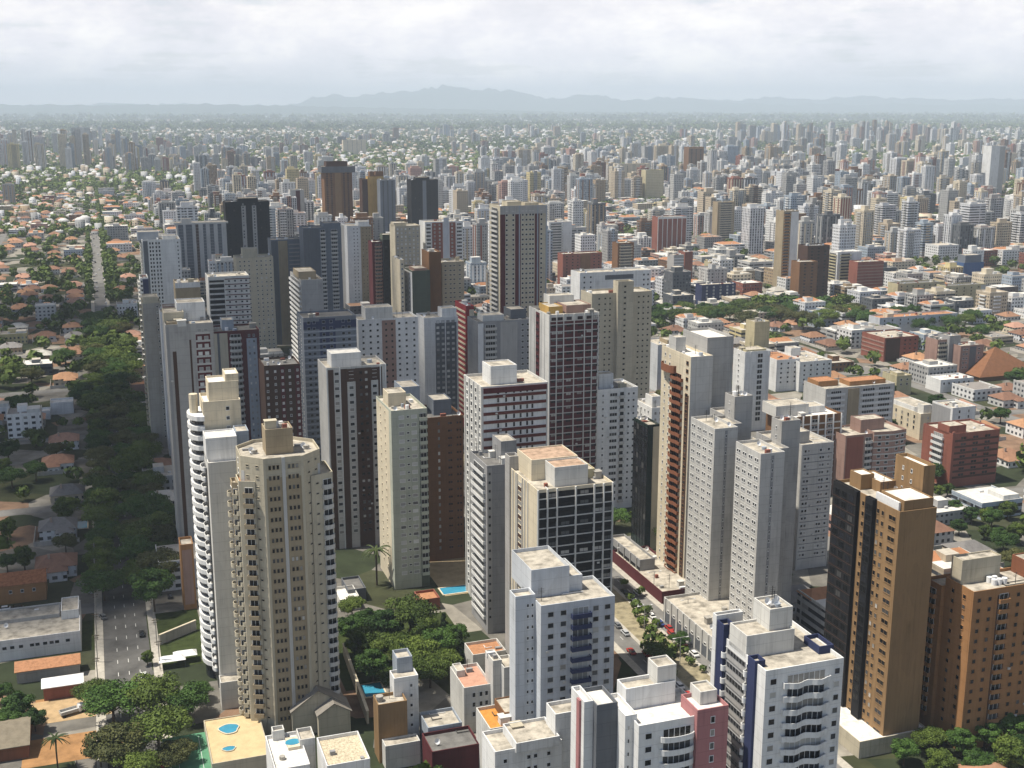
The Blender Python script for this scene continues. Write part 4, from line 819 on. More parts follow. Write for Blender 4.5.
# pyramid roofed hall
def pyr(T):
    mb = MB(); w, d = T.w, T.d; mb.add([(-1, -1, 3), (w + 1, -1, 3), (w + 1, d + 1, 3), (-1, d + 1, 3), (w * .45, d * .5, 19)], [(0, 1, 4), (1, 2, 4), (2, 3, 4), (3, 0, 4), (3, 2, 1, 0)]); T.part('roof', mb, flat_mat('roof_brown', (.22, .105, .055), .8, .1, .4, .2))
low('low_building', 'hall under a big brown pyramid roof', 'pyramid roof', 978, 980, 1040, 377, 3.2, W('brown'), d=26, more=pyr, clut=0)

# ---------------------------------------------------------------- ground, roads, yards
def sheet(name, x0, x1, y0, y1, z, mat, label=None, cat=None, kind='structure'):
    mb = MB(); nx = 1; mb.add([(x0, y0, z), (x1, y0, z), (x1, y1, z), (x0, y1, z)], [(0, 1, 2, 3)])
    o = link(name, mb.mesh(name, [mat]), None, (0, 0, 0), YAW); o['kind'] = kind
    if label: tag(o, label, cat)
    return o


gm, t, b = new_mat('city_ground')
o_ = t.add('ShaderNodeTexCoord').outputs['Object']
v = t.add('ShaderNodeTexVoronoi'); t.inp(v.inputs['Vector'], o_); v.inputs['Scale'].default_value = .045
pc = t.ramp(t.sep(v.outputs['Color'])[0], [(0, (.03, .04, .018)), (.22, (.05, .055, .028)), (.34, (.16, .15, .13)), (.62, (.27, .25, .21)), (.78, (.22, .14, .09)), (.9, (.045, .05, .022))], 'CONSTANT')
n_ = t.noise(o_, .12, 6, .65); big = t.noise(o_, .0009, 5, .6)
near = t.mix(1.0, pc, t.ramp(n_, [(.3, .6), (.7, 1.25)]), 'MULTIPLY')
farc = t.mix(t.ramp(big, [(.42, 0), (.58, 1)]), (.035, .05, .025), (.12, .115, .085))
Y_ = t.sep(o_)[1]
t.inp(b.inputs['Base Color'], t.mix(t.ramp(t.m('DIVIDE', Y_, 9000.0), [(.25, 0), (.75, 1)]), near, farc)); b.inputs['Roughness'].default_value = 1
mb = MB(); mb.add([(-39000, -900, 0), (39000, -900, 0), (39000, 39000, 0), (-39000, 39000, 0)], [(0, 1, 2, 3)])
link('ground', mb.mesh('ground', [gm]))['kind'] = 'structure'

gL = g(at(127, 643))[0]; gR = g(at(670, 655))[0]
crossY = g(at(60, 612))[1]
STREETS_X = [gL - 118 * k for k in range(1, 14)] + [gR + 105 * k for k in range(1, 14)] + [(gL + gR) / 2]
STREETS_Y = [crossY + 118 * k for k in range(0, 19)]
asphalt_shaded = flat_mat('asphalt_shaded', (.115, .112, .106), .9, .15, .12, .45)  # cloud shade on the tree avenue put into a darker asphalt colour
def road(name, cx, half, y0, y1, z, walk=2.6, mat=None):
    sheet('pavement', cx - half - walk, cx - half, y0, y1, z + .11, paving); sheet('pavement', cx + half, cx + half + walk, y0, y1, z + .11, paving)
    mb = MB()
    for sx in (-1, 1): mb.box(cx + sx * half - .1, cx + sx * half + .1, y0, y1, 0, z + .125)
    link('kerb', mb.mesh('kerb', [paving]), None, (0, 0, 0), YAW)['kind'] = 'structure'
    return sheet(name, cx - half, cx + half, y0, y1, z, mat or asphalt)
road('road', gL, 7.3, 240, crossY + 600, .02, mat=asphalt_shaded); road('road', gL, 5.2, crossY + 600, 3600, .02)
def dashes(cx, y0, y1, step=9.0):
    mb = MB(); y = y0
    while y < y1: mb.add([(cx - .09, y, .034), (cx + .09, y, .034), (cx + .09, y + 2.6, .034), (cx - .09, y + 2.6, .034)], [(0, 1, 2, 3)]); y += step
    link('road_marking', mb.mesh('road_marking', [paint]), None, (0, 0, 0), YAW)['kind'] = 'structure'
for k in (-3.2, 0, 3.2): dashes(gL + k, 260, 900)
def gxa(px, py): return g(at(px, py))[0]
rl, rr = (gxa(627, 655), gxa(650, 655)), (gxa(690, 655), gxa(713, 655))
road('road', sum(rl) / 2, (rl[1] - rl[0]) / 2, 240, 1500, .02); road('road', sum(rr) / 2, (rr[1] - rr[0]) / 2, 240, 1500, .02)
dashes(sum(rl) / 2, 260, 700); dashes(sum(rr) / 2, 260, 700)
sheet('median', rl[1] + 1.2, rr[0] - 1.2, 240, 900, .16, flat_mat('median_soil', (.30, .26, .17), .95, .05, .3, .5))
for gx in STREETS_X: sheet('road', gx - 4.5, gx + 4.5, 480 if gx > gL and gx < gR else 250, 2700, .012, asphalt)
for i, gy in enumerate(STREETS_Y):
    sheet('road', -1500, gL - 10, gy - 4.5, gy + 4.5, .016, asphalt)
    if gy > 1150: sheet('road', gL + 10, gR - 24, gy - 4.5, gy + 4.5, .016, asphalt)
    sheet('road', gR + 24, 2200, gy - 4.5, gy + 4.5, .016, asphalt)
c0 = g(at(20, 712)); sheet('yard', c0[0] + 4, c0[0] + 26, c0[1] - 8, c0[1] + 6, .02, soil)
c0 = g(at(70, 745)); sheet('yard', c0[0] - 12, c0[0] + 14, c0[1] - 9, c0[1] + 6, .03, soil)
c0 = g(at(70, 712)); sheet('yard', c0[0] - 13, c0[0] + 12, c0[1] - 5, c0[1] + 9, .04, flat_mat('yard_sand', (.45, .32, .18), .95, .05, .3, .3))
c0 = g(at(90, 635)); sheet('lawn', c0[0] - 3, c0[0] + 3, c0[1] - 12, c0[1] + 12, .05, lawn)
c0 = g(at(178, 640)); sheet('lawn', c0[0] - 9, c0[0] + 8, c0[1] - 20, c0[1] + 24, .05, lawn)
c0 = g(at(400, 650)); sheet('lawn', c0[0] - 22, c0[0] + 22, c0[1] - 22, c0[1] + 24, .05, lawn)
c0 = g(at(455, 575)); sheet('plaza', c0[0] - 9, c0[0] + 12, c0[1] - 18, c0[1] + 16, .06, flat_mat('plaza_sand', (.42, .33, .2), .9, .1, .3, .3))
def pool(px, py, a, bb, z, label, kidney=False):
    P = at(px, py, z); mb = MB(); mb.prism([(a * math.cos(i * math.pi / 10) * (1 if not kidney else 1 + .15 * math.sin(i * .9)), bb * math.sin(i * math.pi / 10)) for i in range(20)] if kidney else [(-a, -bb), (a, -bb), (a, bb), (-a, bb)], 0, .12, bottom=False)
    r = link('swimming_pool', None, None, P, YAW); tag(r, label, 'pool')
    link('pool_water', mb.mesh('pool_water', [water_m]), r)
    rim = MB(); n = 20 if kidney else 4
    po = [(v_[0], v_[1]) for v_ in mb.v[:n]]; pi = [(x * 1.0, y * 1.0) for x, y in po]; pb = [(x + .5 * (1 if x > 0 else -1), y + .5 * (1 if y > 0 else -1)) if not kidney else (x * 1.12, y * 1.15) for x, y in po]
    rim.add([(p[0], p[1], .2) for p in pi] + [(p[0], p[1], .2) for p in pb] + [(p[0], p[1], .0) for p in pb], [(i, n + i, n + (i + 1) % n, (i + 1) % n) for i in range(n)] + [(n + i, 2 * n + i, 2 * n + (i + 1) % n, n + (i + 1) % n) for i in range(n)])
    link('pool_edge', rim.mesh('pool_edge', [W('cream', False)]), r)
dk = at(212, 764, 4.2); Tk = Tower('pool_deck', 'cream raised pool deck at the foot of the beige octagonal tower', 'deck', None, dk[:2], 4.2, 15, 24)
Tk.block(0, 15, 0, 24, 0, 4.2, W('beige'), rm=flat_mat('deck_sand', (.56, .44, .25), .9, .1, .3, .2), drop=.3); Tk.done()
pool(229, 729, 2.5, 2.6, 4.0, 'larger turquoise pool on the cream raised deck', True)
pool(229, 749, 1.6, 1.2, 4.0, 'smaller turquoise pool on the cream raised deck', True)
pool(455, 590, 5, 3, .1, 'blue pool on the sandy court by the plain grey slab')
pool(622, 501, 3.5, 4, .1, 'turquoise pool behind the black banded tower')
pool(373, 690, 3, 4, .1, 'teal pool beside the walled garden')
pool(72, 526, 6, 5, .1, 'blue covered pool among dark trees by the avenue')
c0 = g(at(195, 752, 2)); ct = sheet('tennis_court', c0[0] - 8, c0[0] + 5, c0[1] - 14, c0[1] + 10, 2.0, court_m, 'green tennis court below the garden trees', 'court', 'thing')
mb = MB()
for x in (-6.5, -4.5, 1.5, 3.5): mb.box(c0[0] + x, c0[0] + x + .1, c0[1] - 12, c0[1] + 8, 2.004, 2.012)
o = link('court_line', mb.mesh('court_line', [metal_w])); o.parent = ct; o['kind'] = 'stuff'
def wall_run(label, p0, p1, hh, th, mat):
    a, b_ = at(*p0), at(*p1); ga, gb = g(a), g(b_); L_ = math.hypot(gb[0] - ga[0], gb[1] - ga[1]); ang = math.atan2(b_[1] - a[1], b_[0] - a[0])
    r = link('garden_wall', None, None, a, ang); tag(r, label, 'wall')
    mb = MB(); mb.box(0, L_, -th / 2, th / 2, 0, hh); link('masonry', mb.mesh('masonry', [mat]), r)
    mb = MB(); mb.box(-.1, L_ + .1, -th / 2 - .12, th / 2 + .12, hh, hh + .15); link('coping', mb.mesh('coping', [W('cream', False)]), r)
wall_run('beige wall running along the walled garden beside the octagonal tower', (368, 724), (344, 655), 4, .6, W('beige'))
wall_run('grey boundary wall of the garden behind the tree', (160, 645), (196, 630), 3.5, .5, W('concrete'))
# ---------------------------------------------------------------- trees
def leaf_mat(name, a, b_):
    m, t, b = new_mat(name)
    oi = t.add('ShaderNodeObjectInfo').outputs['Random']; at_ = t.add('ShaderNodeAttribute', attribute_name='rn').outputs['Fac']
    f = t.m('ADD', t.m('MULTIPLY', oi, .45), t.m('MULTIPLY', at_, .55))
    t.inp(b.inputs['Base Color'], t.mix(f, a, b_)); b.inputs['Roughness'].default_value = .65
    b.inputs['Specular IOR Level'].default_value = .2
    return m
leaf_m = leaf_mat('leaves', (.014, .036, .006), (.15, .205, .035))
leaf_dk = leaf_mat('leaves_dark', (.015, .035, .012), (.04, .07, .02))
leaf_ol = leaf_mat('leaves_olive', (.03, .04, .012), (.16, .16, .05)); leaf_fresh = leaf_mat('leaves_fresh', (.012, .035, .008), (.09, .17, .03))
palm_m = leaf_mat('palm_leaves', (.03, .05, .015), (.08, .10, .03))


def quads_mesh(name, cen, nor, size, rn, mat):
    """one mesh of many small leaf faces"""
    n = len(cen); up = np.random.RandomState(5).normal(size=(n, 3))
    nor = nor / np.linalg.norm(nor, axis=1)[:, None]
    a = np.cross(nor, up); a /= np.linalg.norm(a, axis=1)[:, None] + 1e-9; b_ = np.cross(nor, a)
    s = size[:, None] / 2
    v_ = np.stack([cen - a * s - b_ * s * .8, cen + a * s - b_ * s * .5, cen + a * s * .7 + b_ * s, cen - a * s * .9 + b_ * s * .6], 1).reshape(-1, 3)
    me = bpy.data.meshes.new(name); me.vertices.add(4 * n); me.vertices.foreach_set('co', v_.ravel().astype(np.float32))
    me.loops.add(4 * n); me.loops.foreach_set('vertex_index', np.arange(4 * n, dtype=np.int32))
    me.polygons.add(n); me.polygons.foreach_set('loop_start', np.arange(0, 4 * n, 4, dtype=np.int32)); me.polygons.foreach_set('loop_total', np.full(n, 4, np.int32))
    me.materials.append(mat); at_ = me.attributes.new('rn', 'FLOAT', 'FACE'); at_.data.foreach_set('value', rn.astype(np.float32))
    me.update(calc_edges=True); me.validate()
    return me


def crown_pts(seed, kind, nl):
    q = np.random.RandomState(seed); cs = []
    if kind == 'broad':
        k = 30
        for i in range(k):
            th = q.uniform(0, 6.28); r = .40 * math.sqrt(q.uniform(0, 1)); z = .60 + .24 * q.uniform(-.55, 1) * (1 - (r / .47) ** 2) + q.uniform(-.05, .05)
            cs.append((r * math.cos(th), r * math.sin(th), z, q.uniform(.11, .19)))
    elif kind == 'round':
        for i in range(24):
            d = q.normal(size=3); d /= np.linalg.norm(d); r = q.uniform(.15, .27)
            cs.append((d[0] * r * 1.15, d[1] * r * 1.15, .58 + d[2] * r * 1.05, q.uniform(.09, .16)))
    else:
        for i in range(34):
            z = q.uniform(.1, .97); r = (1 - z) * .26 * q.uniform(.5, 1); th = q.uniform(0, 6.28)
            cs.append((r * math.cos(th), r * math.sin(th), z, .05 + (1 - z) * .07))
    cen, nor, rn = [], [], []
    per = nl // len(cs)
    for c in cs:
        d = q.normal(size=(per, 3)); d[:, 2] += .35; d /= np.linalg.norm(d, axis=1)[:, None]
        rr = c[3] * q.uniform(.6, 1.08, size=(per, 1)); p = d * rr * np.array([1.15, 1.15, .8]) + np.array(c[:3])
        cen.append(p); nor.append(d + q.normal(size=(per, 3)) * .55); rn.append(np.clip(q.uniform(0, 1) * .6 + q.uniform(0, .4, per), 0, 1))
    cen = np.concatenate(cen)
    return cen, np.concatenate(nor), np.concatenate(rn)


def trunk_mesh(seed, kind):
    q = random.Random(seed); mb = MB()
    def limb(p, q_, r0, r1):
        p, q_ = Vector(p), Vector(q_); d = (q_ - p).normalized(); a = d.orthogonal().normalized(); b_ = d.cross(a); n = 6
        vs = [tuple(p + a * r0 * math.cos(i * 1.0472) + b_ * r0 * math.sin(i * 1.0472)) for i in range(n)] + [tuple(q_ + a * r1 * math.cos(i * 1.0472) + b_ * r1 * math.sin(i * 1.0472)) for i in range(n)]
        mb.add(vs, [(i, (i + 1) % n, n + (i + 1) % n, n + i) for i in range(n)])
    if kind == 'conifer': limb((0, 0, 0), (0, 0, .9), .022, .006)
    else:
        limb((0, 0, 0), (.01, 0, .38), .03, .02)
        for i in range(5): th = i * 1.256 + q.uniform(-.3, .3); limb((.01, 0, .34), (.27 * math.cos(th), .27 * math.sin(th), q.uniform(.55, .7)), .016, .005)
    return mb.mesh('trunk', [trunk_m])


PROTO = []
for i, kd in enumerate(['broad', 'broad', 'broad', 'round', 'round', 'conifer']):
    hi = crown_pts(20 + i, kd, 10000); lo = crown_pts(20 + i, kd, 1000)
    PROTO.append((kd, quads_mesh('crown', *hi[:2], np.random.RandomState(i).uniform(.02, .043, len(hi[0])), hi[2], leaf_dk if kd == 'conifer' else (leaf_m, leaf_fresh, leaf_ol, leaf_fresh, leaf_m)[i]),
                  quads_mesh('crown', *lo[:2], np.random.RandomState(i).uniform(.075, .125, len(lo[0])), lo[2], leaf_dk if kd == 'conifer' else (leaf_m, leaf_fresh, leaf_ol, leaf_fresh, leaf_m)[i]), trunk_mesh(i, kd)))
def palm_geo():
    mb = MB(); q = random.Random(2)
    for k in range(26):
        th = k * 2.4; el = q.uniform(-.2, 1.0); L_ = q.uniform(.26, .34); pr = None
        for j in range(5):
            s_ = j / 4; r = L_ * s_; x = r * math.cos(th); y = r * math.sin(th); z = .8 + L_ * (s_ * el - .75 * s_ * s_); wv = .035 * (1 - s_ * .8); tx, ty = -math.sin(th) * wv, math.cos(th) * wv
            cur = [(x - tx, y - ty, z - .015), (x, y, z), (x + tx, y + ty, z - .015)]
            if pr: mb.add(pr + cur, [(0, 1, 4, 3), (1, 2, 5, 4)])
            pr = cur
    c = mb.mesh('crown', [palm_m]); mb = MB(); mb.prism([(.02 * math.cos(i * .785), .02 * math.sin(i * .785)) for i in range(8)], 0, .8); return c, mb.mesh('trunk', [trunk_m])
PALM = palm_geo()
TREES = []       # gathered first, sorted by size in the picture, then built


def add_tree(P, ht, wr=1.0, kind=None, label=None, group=None):
    gx, gy = g(P); TREES.append([P[0], P[1], ht, wr, kind, label, group]); OCC_T.append((gx, gy, ht * wr * .35))
OCC_T = []
def tree_px(px, py, dpx, kind=None, wr=1.1, label=None, group=None, hk=.95):
    """crown centre pixel and crown width in pixels"""
    hc = 6.0
    for _ in range(6):
        P = at(px, py, hc); dep = proj(*P)[2]; ht = dpx * dep / FPX * hk; hc = ht * .6
    add_tree(at(px, py, hc), ht, wr, kind, label, group)


for a in [(112, 700, 52), (150, 692, 50), (186, 698, 40), (118, 742, 54), (158, 728, 56), (92, 690, 30), (178, 752, 36), (135, 762, 40), (200, 690, 22), (100, 752, 30)]: tree_px(*a, kind=rnd.choice([0, 1, 2]), wr=1.2, group='trees by the tennis court')
for a in [(18, 702, 40), (8, 716, 34), (34, 716, 30), (2, 690, 26)]: tree_px(*a, kind=3, group='trees beside the sandy yard')
tree_px(152, 582, 56, 3, 1.05, 'tall bright tree standing alone at the street corner by the avenue'); tree_px(147, 656, 18, 4, 1, 'small bushy tree on the pavement before the white gazebos')
for a in [(905, 748, 34), (930, 738, 32), (962, 738, 36), (988, 730, 36), (1012, 722, 40), (1010, 752, 46), (942, 762, 40), (978, 760, 40), (1022, 742, 30)]: tree_px(*a, kind=rnd.choice([3, 4, 0]), group='trees below the orange brick tower')
for a in [(385, 622, 48), (410, 612, 50), (360, 640, 42), (438, 640, 46), (415, 650, 44), (372, 660, 42), (350, 625, 36), (430, 668, 38), (398, 676, 34), (352, 605, 26), (455, 632, 32), (392, 645, 44), (445, 660, 34), (425, 628, 40), (368, 618, 36)]: tree_px(*a, kind=rnd.choice([3, 4, 0]), group='trees of the walled garden')
for a in [(402, 655, 16), (460, 640, 14), (444, 622, 13)]: tree_px(*a, kind=5, wr=.8, hk=2.3, group='dark conifers of the walled garden')
for a in [(636, 604, 13), (643, 620, 14), (650, 637, 17), (657, 650, 22), (668, 655, 18), (679, 638, 19), (640, 590, 11), (656, 622, 10), (648, 608, 10), (703, 668, 9), (646, 646, 14), (663, 664, 15), (630, 596, 10), (672, 672, 12), (624, 582, 10), (662, 640, 16), (652, 629, 13), (672, 648, 15), (684, 650, 12), (644, 610, 12), (660, 656, 14), (636, 612, 10), (690, 660, 11)]: tree_px(a[0], a[1], a[2] * 1.55, kind=rnd.choice([0, 1, 4]), wr=1.25, hk=.6, group='small street trees on the wide avenue median')
for i in range(22): tree_px(742 + i * 5.6, 308 + 5 * math.sin(i * 1.3) + (4 if i % 2 else -3), 22, kind=rnd.choice([0, 1, 2]), wr=1.2, group='park trees before the black park block')
for i in range(13): tree_px(652 + i * 6.5, 311 + 4 * math.sin(i * 2.1), 22, kind=rnd.choice([0, 3]), group='dark tree clump by the navy checker block')
for i in range(16): tree_px(868 + i * 7.5, 318 + 7 * math.sin(i * .9) + (6 if i % 2 else -4), 18, kind=rnd.choice([0, 1, 3]), group='trees round the long whitish block')
for a in [(955, 505, 22), (972, 512, 22), (990, 515, 24), (1008, 508, 22), (1018, 530, 26), (940, 490, 16), (948, 488, 16), (1000, 532, 20), (985, 530, 18)]: tree_px(*a, kind=rnd.choice([3, 4]), group='garden trees beside the orange roofed house')
for a in [(476, 291, 14), (488, 290, 12), (356, 296, 10), (470, 288, 12)]: tree_px(*a, kind=0, group='street trees by the maroon striped tower')
# the double row of the tree lined avenue
for row, dx in enumerate((-6, 6.5, 15)):
    y_ = crossY + 5 + row * 4
    while y_ < crossY + (600 if row < 2 else 540):
        X, Y = ug(gL + dx + rnd.uniform(-1.5, 1.5), y_); add_tree((X, Y, 0), rnd.uniform(8, 15.5), rnd.uniform(1.15, 1.4), rnd.choice([0, 1, 2, 4]), None, 'trees arching over the shaded avenue'); y_ += rnd.uniform(10, 15)
for dx in (-9, 9, 15):
    y_ = crossY + 700
    while y_ < crossY + 2600:
        X, Y = ug(gL + dx, y_); add_tree((X, Y, 0), rnd.uniform(6, 11), 1.2, rnd.choice([0, 1, 3]), None, 'trees along the sunny far avenue'); y_ += rnd.uniform(9, 24)

# ---------------------------------------------------------------- city filling: parcels between the streets
class CM:
    def __init__(s): s.v = []; s.f = []; s.c = []; s.p = []; s.r = []
    def quad(s, vs, fs, col, pat, rn):
        o = len(s.v); s.v += vs
        for f in fs: s.f.append([i + o for i in f]); s.c.append((*col, 1)); s.p.append(pat); s.r.append(rn)
    def box(s, x0, x1, y0, y1, z0, z1, col, pat, rn, roof):
        vs = [(x, y, z) for z in (z0, z1) for x, y in ((x0, y0), (x1, y0), (x1, y1), (x0, y1))]
        s.quad(vs, [(0, 1, 5, 4), (1, 2, 6, 5), (2, 3, 7, 6), (3, 0, 4, 7)], col, pat, rn); s.quad(vs[4:], [(0, 1, 2, 3)], roof, 0, rn)
    def hip(s, x0, x1, y0, y1, z0, z1, col, rn):
        o = .5; x0 -= o; x1 += o; y0 -= o; y1 += o
        if x1 - x0 > y1 - y0: k = (y1 - y0) * .5 * .75; a, b_ = (x0 + k, (y0 + y1) / 2, z1), (x1 - k, (y0 + y1) / 2, z1); fs = [(0, 1, 5, 4), (1, 2, 5), (2, 3, 4, 5), (3, 0, 4)]
        else: k = (x1 - x0) * .5 * .75; a, b_ = ((x0 + x1) / 2, y0 + k, z1), ((x0 + x1) / 2, y1 - k, z1); fs = [(0, 1, 4), (1, 2, 5, 4), (2, 3, 5), (3, 0, 4, 5)]
        s.quad([(x0, y0, z0), (x1, y0, z0), (x1, y1, z0), (x0, y1, z0), a, b_], fs + [(3, 2, 1, 0)], col, 0, rn)
    def shift(s, o, gx, gy):
        k = len(s.v); s.v += [(x + gx, y + gy, z) for x, y, z in o.v]; s.f += [[i + k for i in f] for f in o.f]; s.c += o.c; s.p += o.p; s.r += o.r
    def mesh(s, name):
        me = bpy.data.meshes.new(name); me.from_pydata(s.v, [], s.f); me.materials.append(city_m)
        for nm, ty, vals in (('Col', 'FLOAT_COLOR', [x for c in s.c for x in c]), ('pat', 'FLOAT', s.p), ('rn', 'FLOAT', s.r)):
            a = me.attributes.new(nm, ty, 'FACE'); a.data.foreach_set('color' if ty == 'FLOAT_COLOR' else 'value', vals)
        return me


PAL = [('white', (.74, .74, .72)), ('white', (.66, .67, .68)), ('cream', (.64, .56, .42)), ('pale grey', (.50, .50, .48)), ('grey', (.36, .36, .35)), ('beige', (.50, .42, .31)), ('tan', (.40, .30, .19)),
       ('brown', (.20, .11, .06)), ('brick red', (.26, .10, .07)), ('pinkish', (.46, .28, .23)), ('dark grey', (.12, .13, .14)), ('bluish grey', (.36, .42, .48)), ('yellowish', (.58, .49, .26))]
PW = [9, 9, 5, 8, 6, 4, 2, 1.6, 1.6, 1.5, 2.5, 4, .8]
ROOFS = [((.46, .42, .35), 4), ((.62, .60, .55), 4), ((.25, .23, .21), 3), ((.38, .22, .13), 1)]
def pick_roof(q): return q.choices([r[0] for r in ROOFS], [r[1] for r in ROOFS])[0]
def jit(c, q, a=.08): k = 1 + q.uniform(-a, a); return tuple(min(.8, x * k) for x in c)


def mk_tower(q, w, d, h):
    cm = CM(); nm, c = q.choices(PAL, PW)[0]; c = jit(c, q); nm2, c2 = q.choices(PAL, PW)[0]; rn = q.random(); rf = pick_roof(q); pat = q.choice([1, 1, 1, 2, 3]); st = q.random()
    cm.box(0, w, 0, d, 0, h, c, pat, rn, rf)
    def up(x0, x1, y0, y1, z1, col=c): cm.box(x0 * w, x1 * w, y0 * d, y1 * d, h - .5, z1, col, 0, rn, pick_roof(q))
    for e in ((-.15, w + .15, -.15, .2), (-.15, w + .15, d - .2, d + .15)): cm.box(e[0], e[1], e[2], e[3], h - .6, h + .9, c, 0, rn, (.6, .6, .56))
    for e in ((-.15, .2, .2, d - .2), (w - .2, w + .15, .2, d - .2)): cm.box(e[0], e[1], e[2], e[3], h - .6, h + .9, c, 0, rn, (.6, .6, .56))
    what = ''
    if st < .35:
        k = q.randint(2, 4)
        for i in range(k):
            u = w * (i + .5) / k; cm.box(u - .9, u + .9, -.5, .3, 0, h - 1.5, c2, 0, rn, rf)
        for i in range(2):
            u = d * (i + .5) / 2; cm.box(-.5, .3, u - .9, u + .9, 0, h - 1.5, c2, 0, rn, rf)
        what = 'with %s strips' % nm2
    elif st < .65:
        u = w * q.uniform(.1, .5)
        z = h - 2
        while z > 3: cm.box(u, u + w * .38, -1.2, .1, z - 1.2, z, c2, 0, rn, rf); z -= 3
        z = h - 2
        while z > 3: cm.box(-1.1, .1, d * .3, d * .7, z - 1.2, z, c2, 0, rn, rf); z -= 3
        what = 'with %s balconies' % nm2
    elif st < .8:
        cm.box(w * .35, w * .65, -1.2, d * .5, 0, h + q.uniform(2, 6), c2, pat, rn, rf); what = 'with a %s core' % nm2
    else: what = 'with a plain front'
    up(.25 + q.uniform(-.15, .1), .6 + q.uniform(-.1, .25), .3, .7, h + q.uniform(2.5, 6))
    if q.random() < .5: up(.65, .85, .2, .45, h + q.uniform(1.5, 3), (.6, .6, .58))
    return cm, nm, what


def mk_low(q, w, d, h):
    cm = CM(); nm, c = q.choices(PAL, PW)[0]; c = jit(c, q); rn = q.random(); rf = pick_roof(q)
    cm.box(0, w, 0, d, 0, h, c, q.choice([1, 1, 2]), rn, rf)
    cm.box(-.1, w + .1, -.1, .25, h - .4, h + .7, c, 0, rn, (.6, .58, .52)); cm.box(-.1, .25, .25, d, h - .4, h + .7, c, 0, rn, (.6, .58, .52)); cm.box(w - .25, w + .1, .25, d, h - .4, h + .7, c, 0, rn, (.6, .58, .52))
    what = 'flat roofed'
    if q.random() < .6: cm.box(w * .3, w * .6, d * .4, d * .75, h - .3, h + q.uniform(2, 3.5), c, 0, rn, pick_roof(q)); what = 'stepped'
    if q.random() < .4: cm.box(w * .6, w * .98, d * .1, d * .6, h - .3, h + q.uniform(.8, 3), jit((.6, .6, .57), q), 0, rn, pick_roof(q))
    if q.random() < .25: cm.hip(0, w, d * .55, d, h, h + 2.2, (.42, .2, .1), rn); what = 'part tiled'
    for _ in range(q.randint(1, 4)):
        a = q.uniform(.4, 1.1); x, y = q.uniform(1.5, max(1.6, w - 1.5)), q.uniform(1.5, max(1.6, d - 1.5)); cm.box(x - a, x + a, y - a * .7, y + a * .7, h - .2, h + q.uniform(.5, 1.6), jit((.55, .55, .53), q, .35), 0, rn, (.6, .6, .58))
    return cm, nm, what


RC = [('orange', (.40, .22, .12), 1.2), ('terracotta', (.30, .165, .10), 3.5), ('brown', (.22, .12, .08), 2.5), ('grey', (.20, .19, .18), 1.2), ('pale', (.46, .44, .39), .7), ('rosy', (.42, .24, .17), 2)]
def mk_house(q, w, d, h):
    cm = CM(); ro = CM(); nm, c = q.choices(PAL[:7], PW[:7])[0]; rn = q.random(); k = q.choices(RC, [r[2] for r in RC])[0]; rc = jit(k[1], q, .18)
    cm.box(0, w, 0, d, 0, h, jit(c, q), 1, rn, rc); ro.hip(0, w, 0, d, h, h + min(w, d) * .24, rc, rn)
    if q.random() < .6:
        x0 = w * q.uniform(0, .5); cm.box(x0, x0 + w * .45, -4, .1, 0, h - .3, jit(c, q), 1, rn, rc); ro.hip(x0, x0 + w * .45, -4, 1.5, h - .3, h + 1.0, rc, rn)
    if q.random() < .7: x0 = w * q.uniform(-.1, .6); cm.box(x0, x0 + q.uniform(3, 6), d - .1, d + q.uniform(2, 5), 0, q.uniform(2.2, 3), jit(c, q, .2), 0, rn, q.choice([(.45, .44, .42), (.3, .2, .14), (.2, .2, .2)]))
    if q.random() < .6: cm.box(-2.2, -2.0, -4, d + 3, 0, 1.9, jit((.5, .47, .42), q, .2), 0, rn, (.5, .47, .42)); cm.box(-2.0, w + 1, -4.2, -4.0, 0, 1.9, jit((.5, .47, .42), q, .2), 0, rn, (.5, .47, .42))
    if q.random() < .5: ro.box(w * .3, w * .3 + .8, d * .3, d * .3 + .8, h, h + min(w, d) * .24 + .8, (.4, .3, .24), 0, rn, (.3, .25, .2))
    return cm, ro, nm, k[0]


def free(x0, x1, y0, y1, pad=1.0):
    for a in OCC:
        if x1 > a[0] - pad and x0 < a[1] + pad and y1 > a[2] - pad and y0 < a[3] + pad: return False
    return True


VIEWS = [(684, 708, 149, 192), (986, 1010, 150, 188), (60, 93, 132, 172), (610, 667, 166, 203), (711, 738, 205, 240), (654, 690, 220, 250), (776, 802, 214, 284), (338, 368, 142, 164), (318, 358, 150, 215), (358, 398, 168, 215), (403, 440, 178, 215), (832, 888, 252, 286), (804, 834, 246, 298)]
def clear_view(X, Y, hh, wd):
    p0, p1 = proj(X, Y, 0), proj(X, Y, hh); q_ = wd * FPX / p0[2]
    return not any(p0[0] + q_ > v_[0] and p0[0] - q_ * .3 < v_[1] and p1[1] < v_[3] and p0[1] > v_[3] for v_ in VIEWS)
SPECS = []
PARK = [g(at(35, 655)) + (19,), g(at(66, 600)) + (13,)] + [g(at(x_, y_)) + (r_,) for x_, y_, r_ in [(660, 318, 22), (690, 318, 24), (745, 316, 26), (775, 316, 26), (805, 316, 26), (835, 316, 26), (860, 318, 18), (885, 326, 16), (915, 328, 16), (945, 328, 18), (975, 328, 18)]]
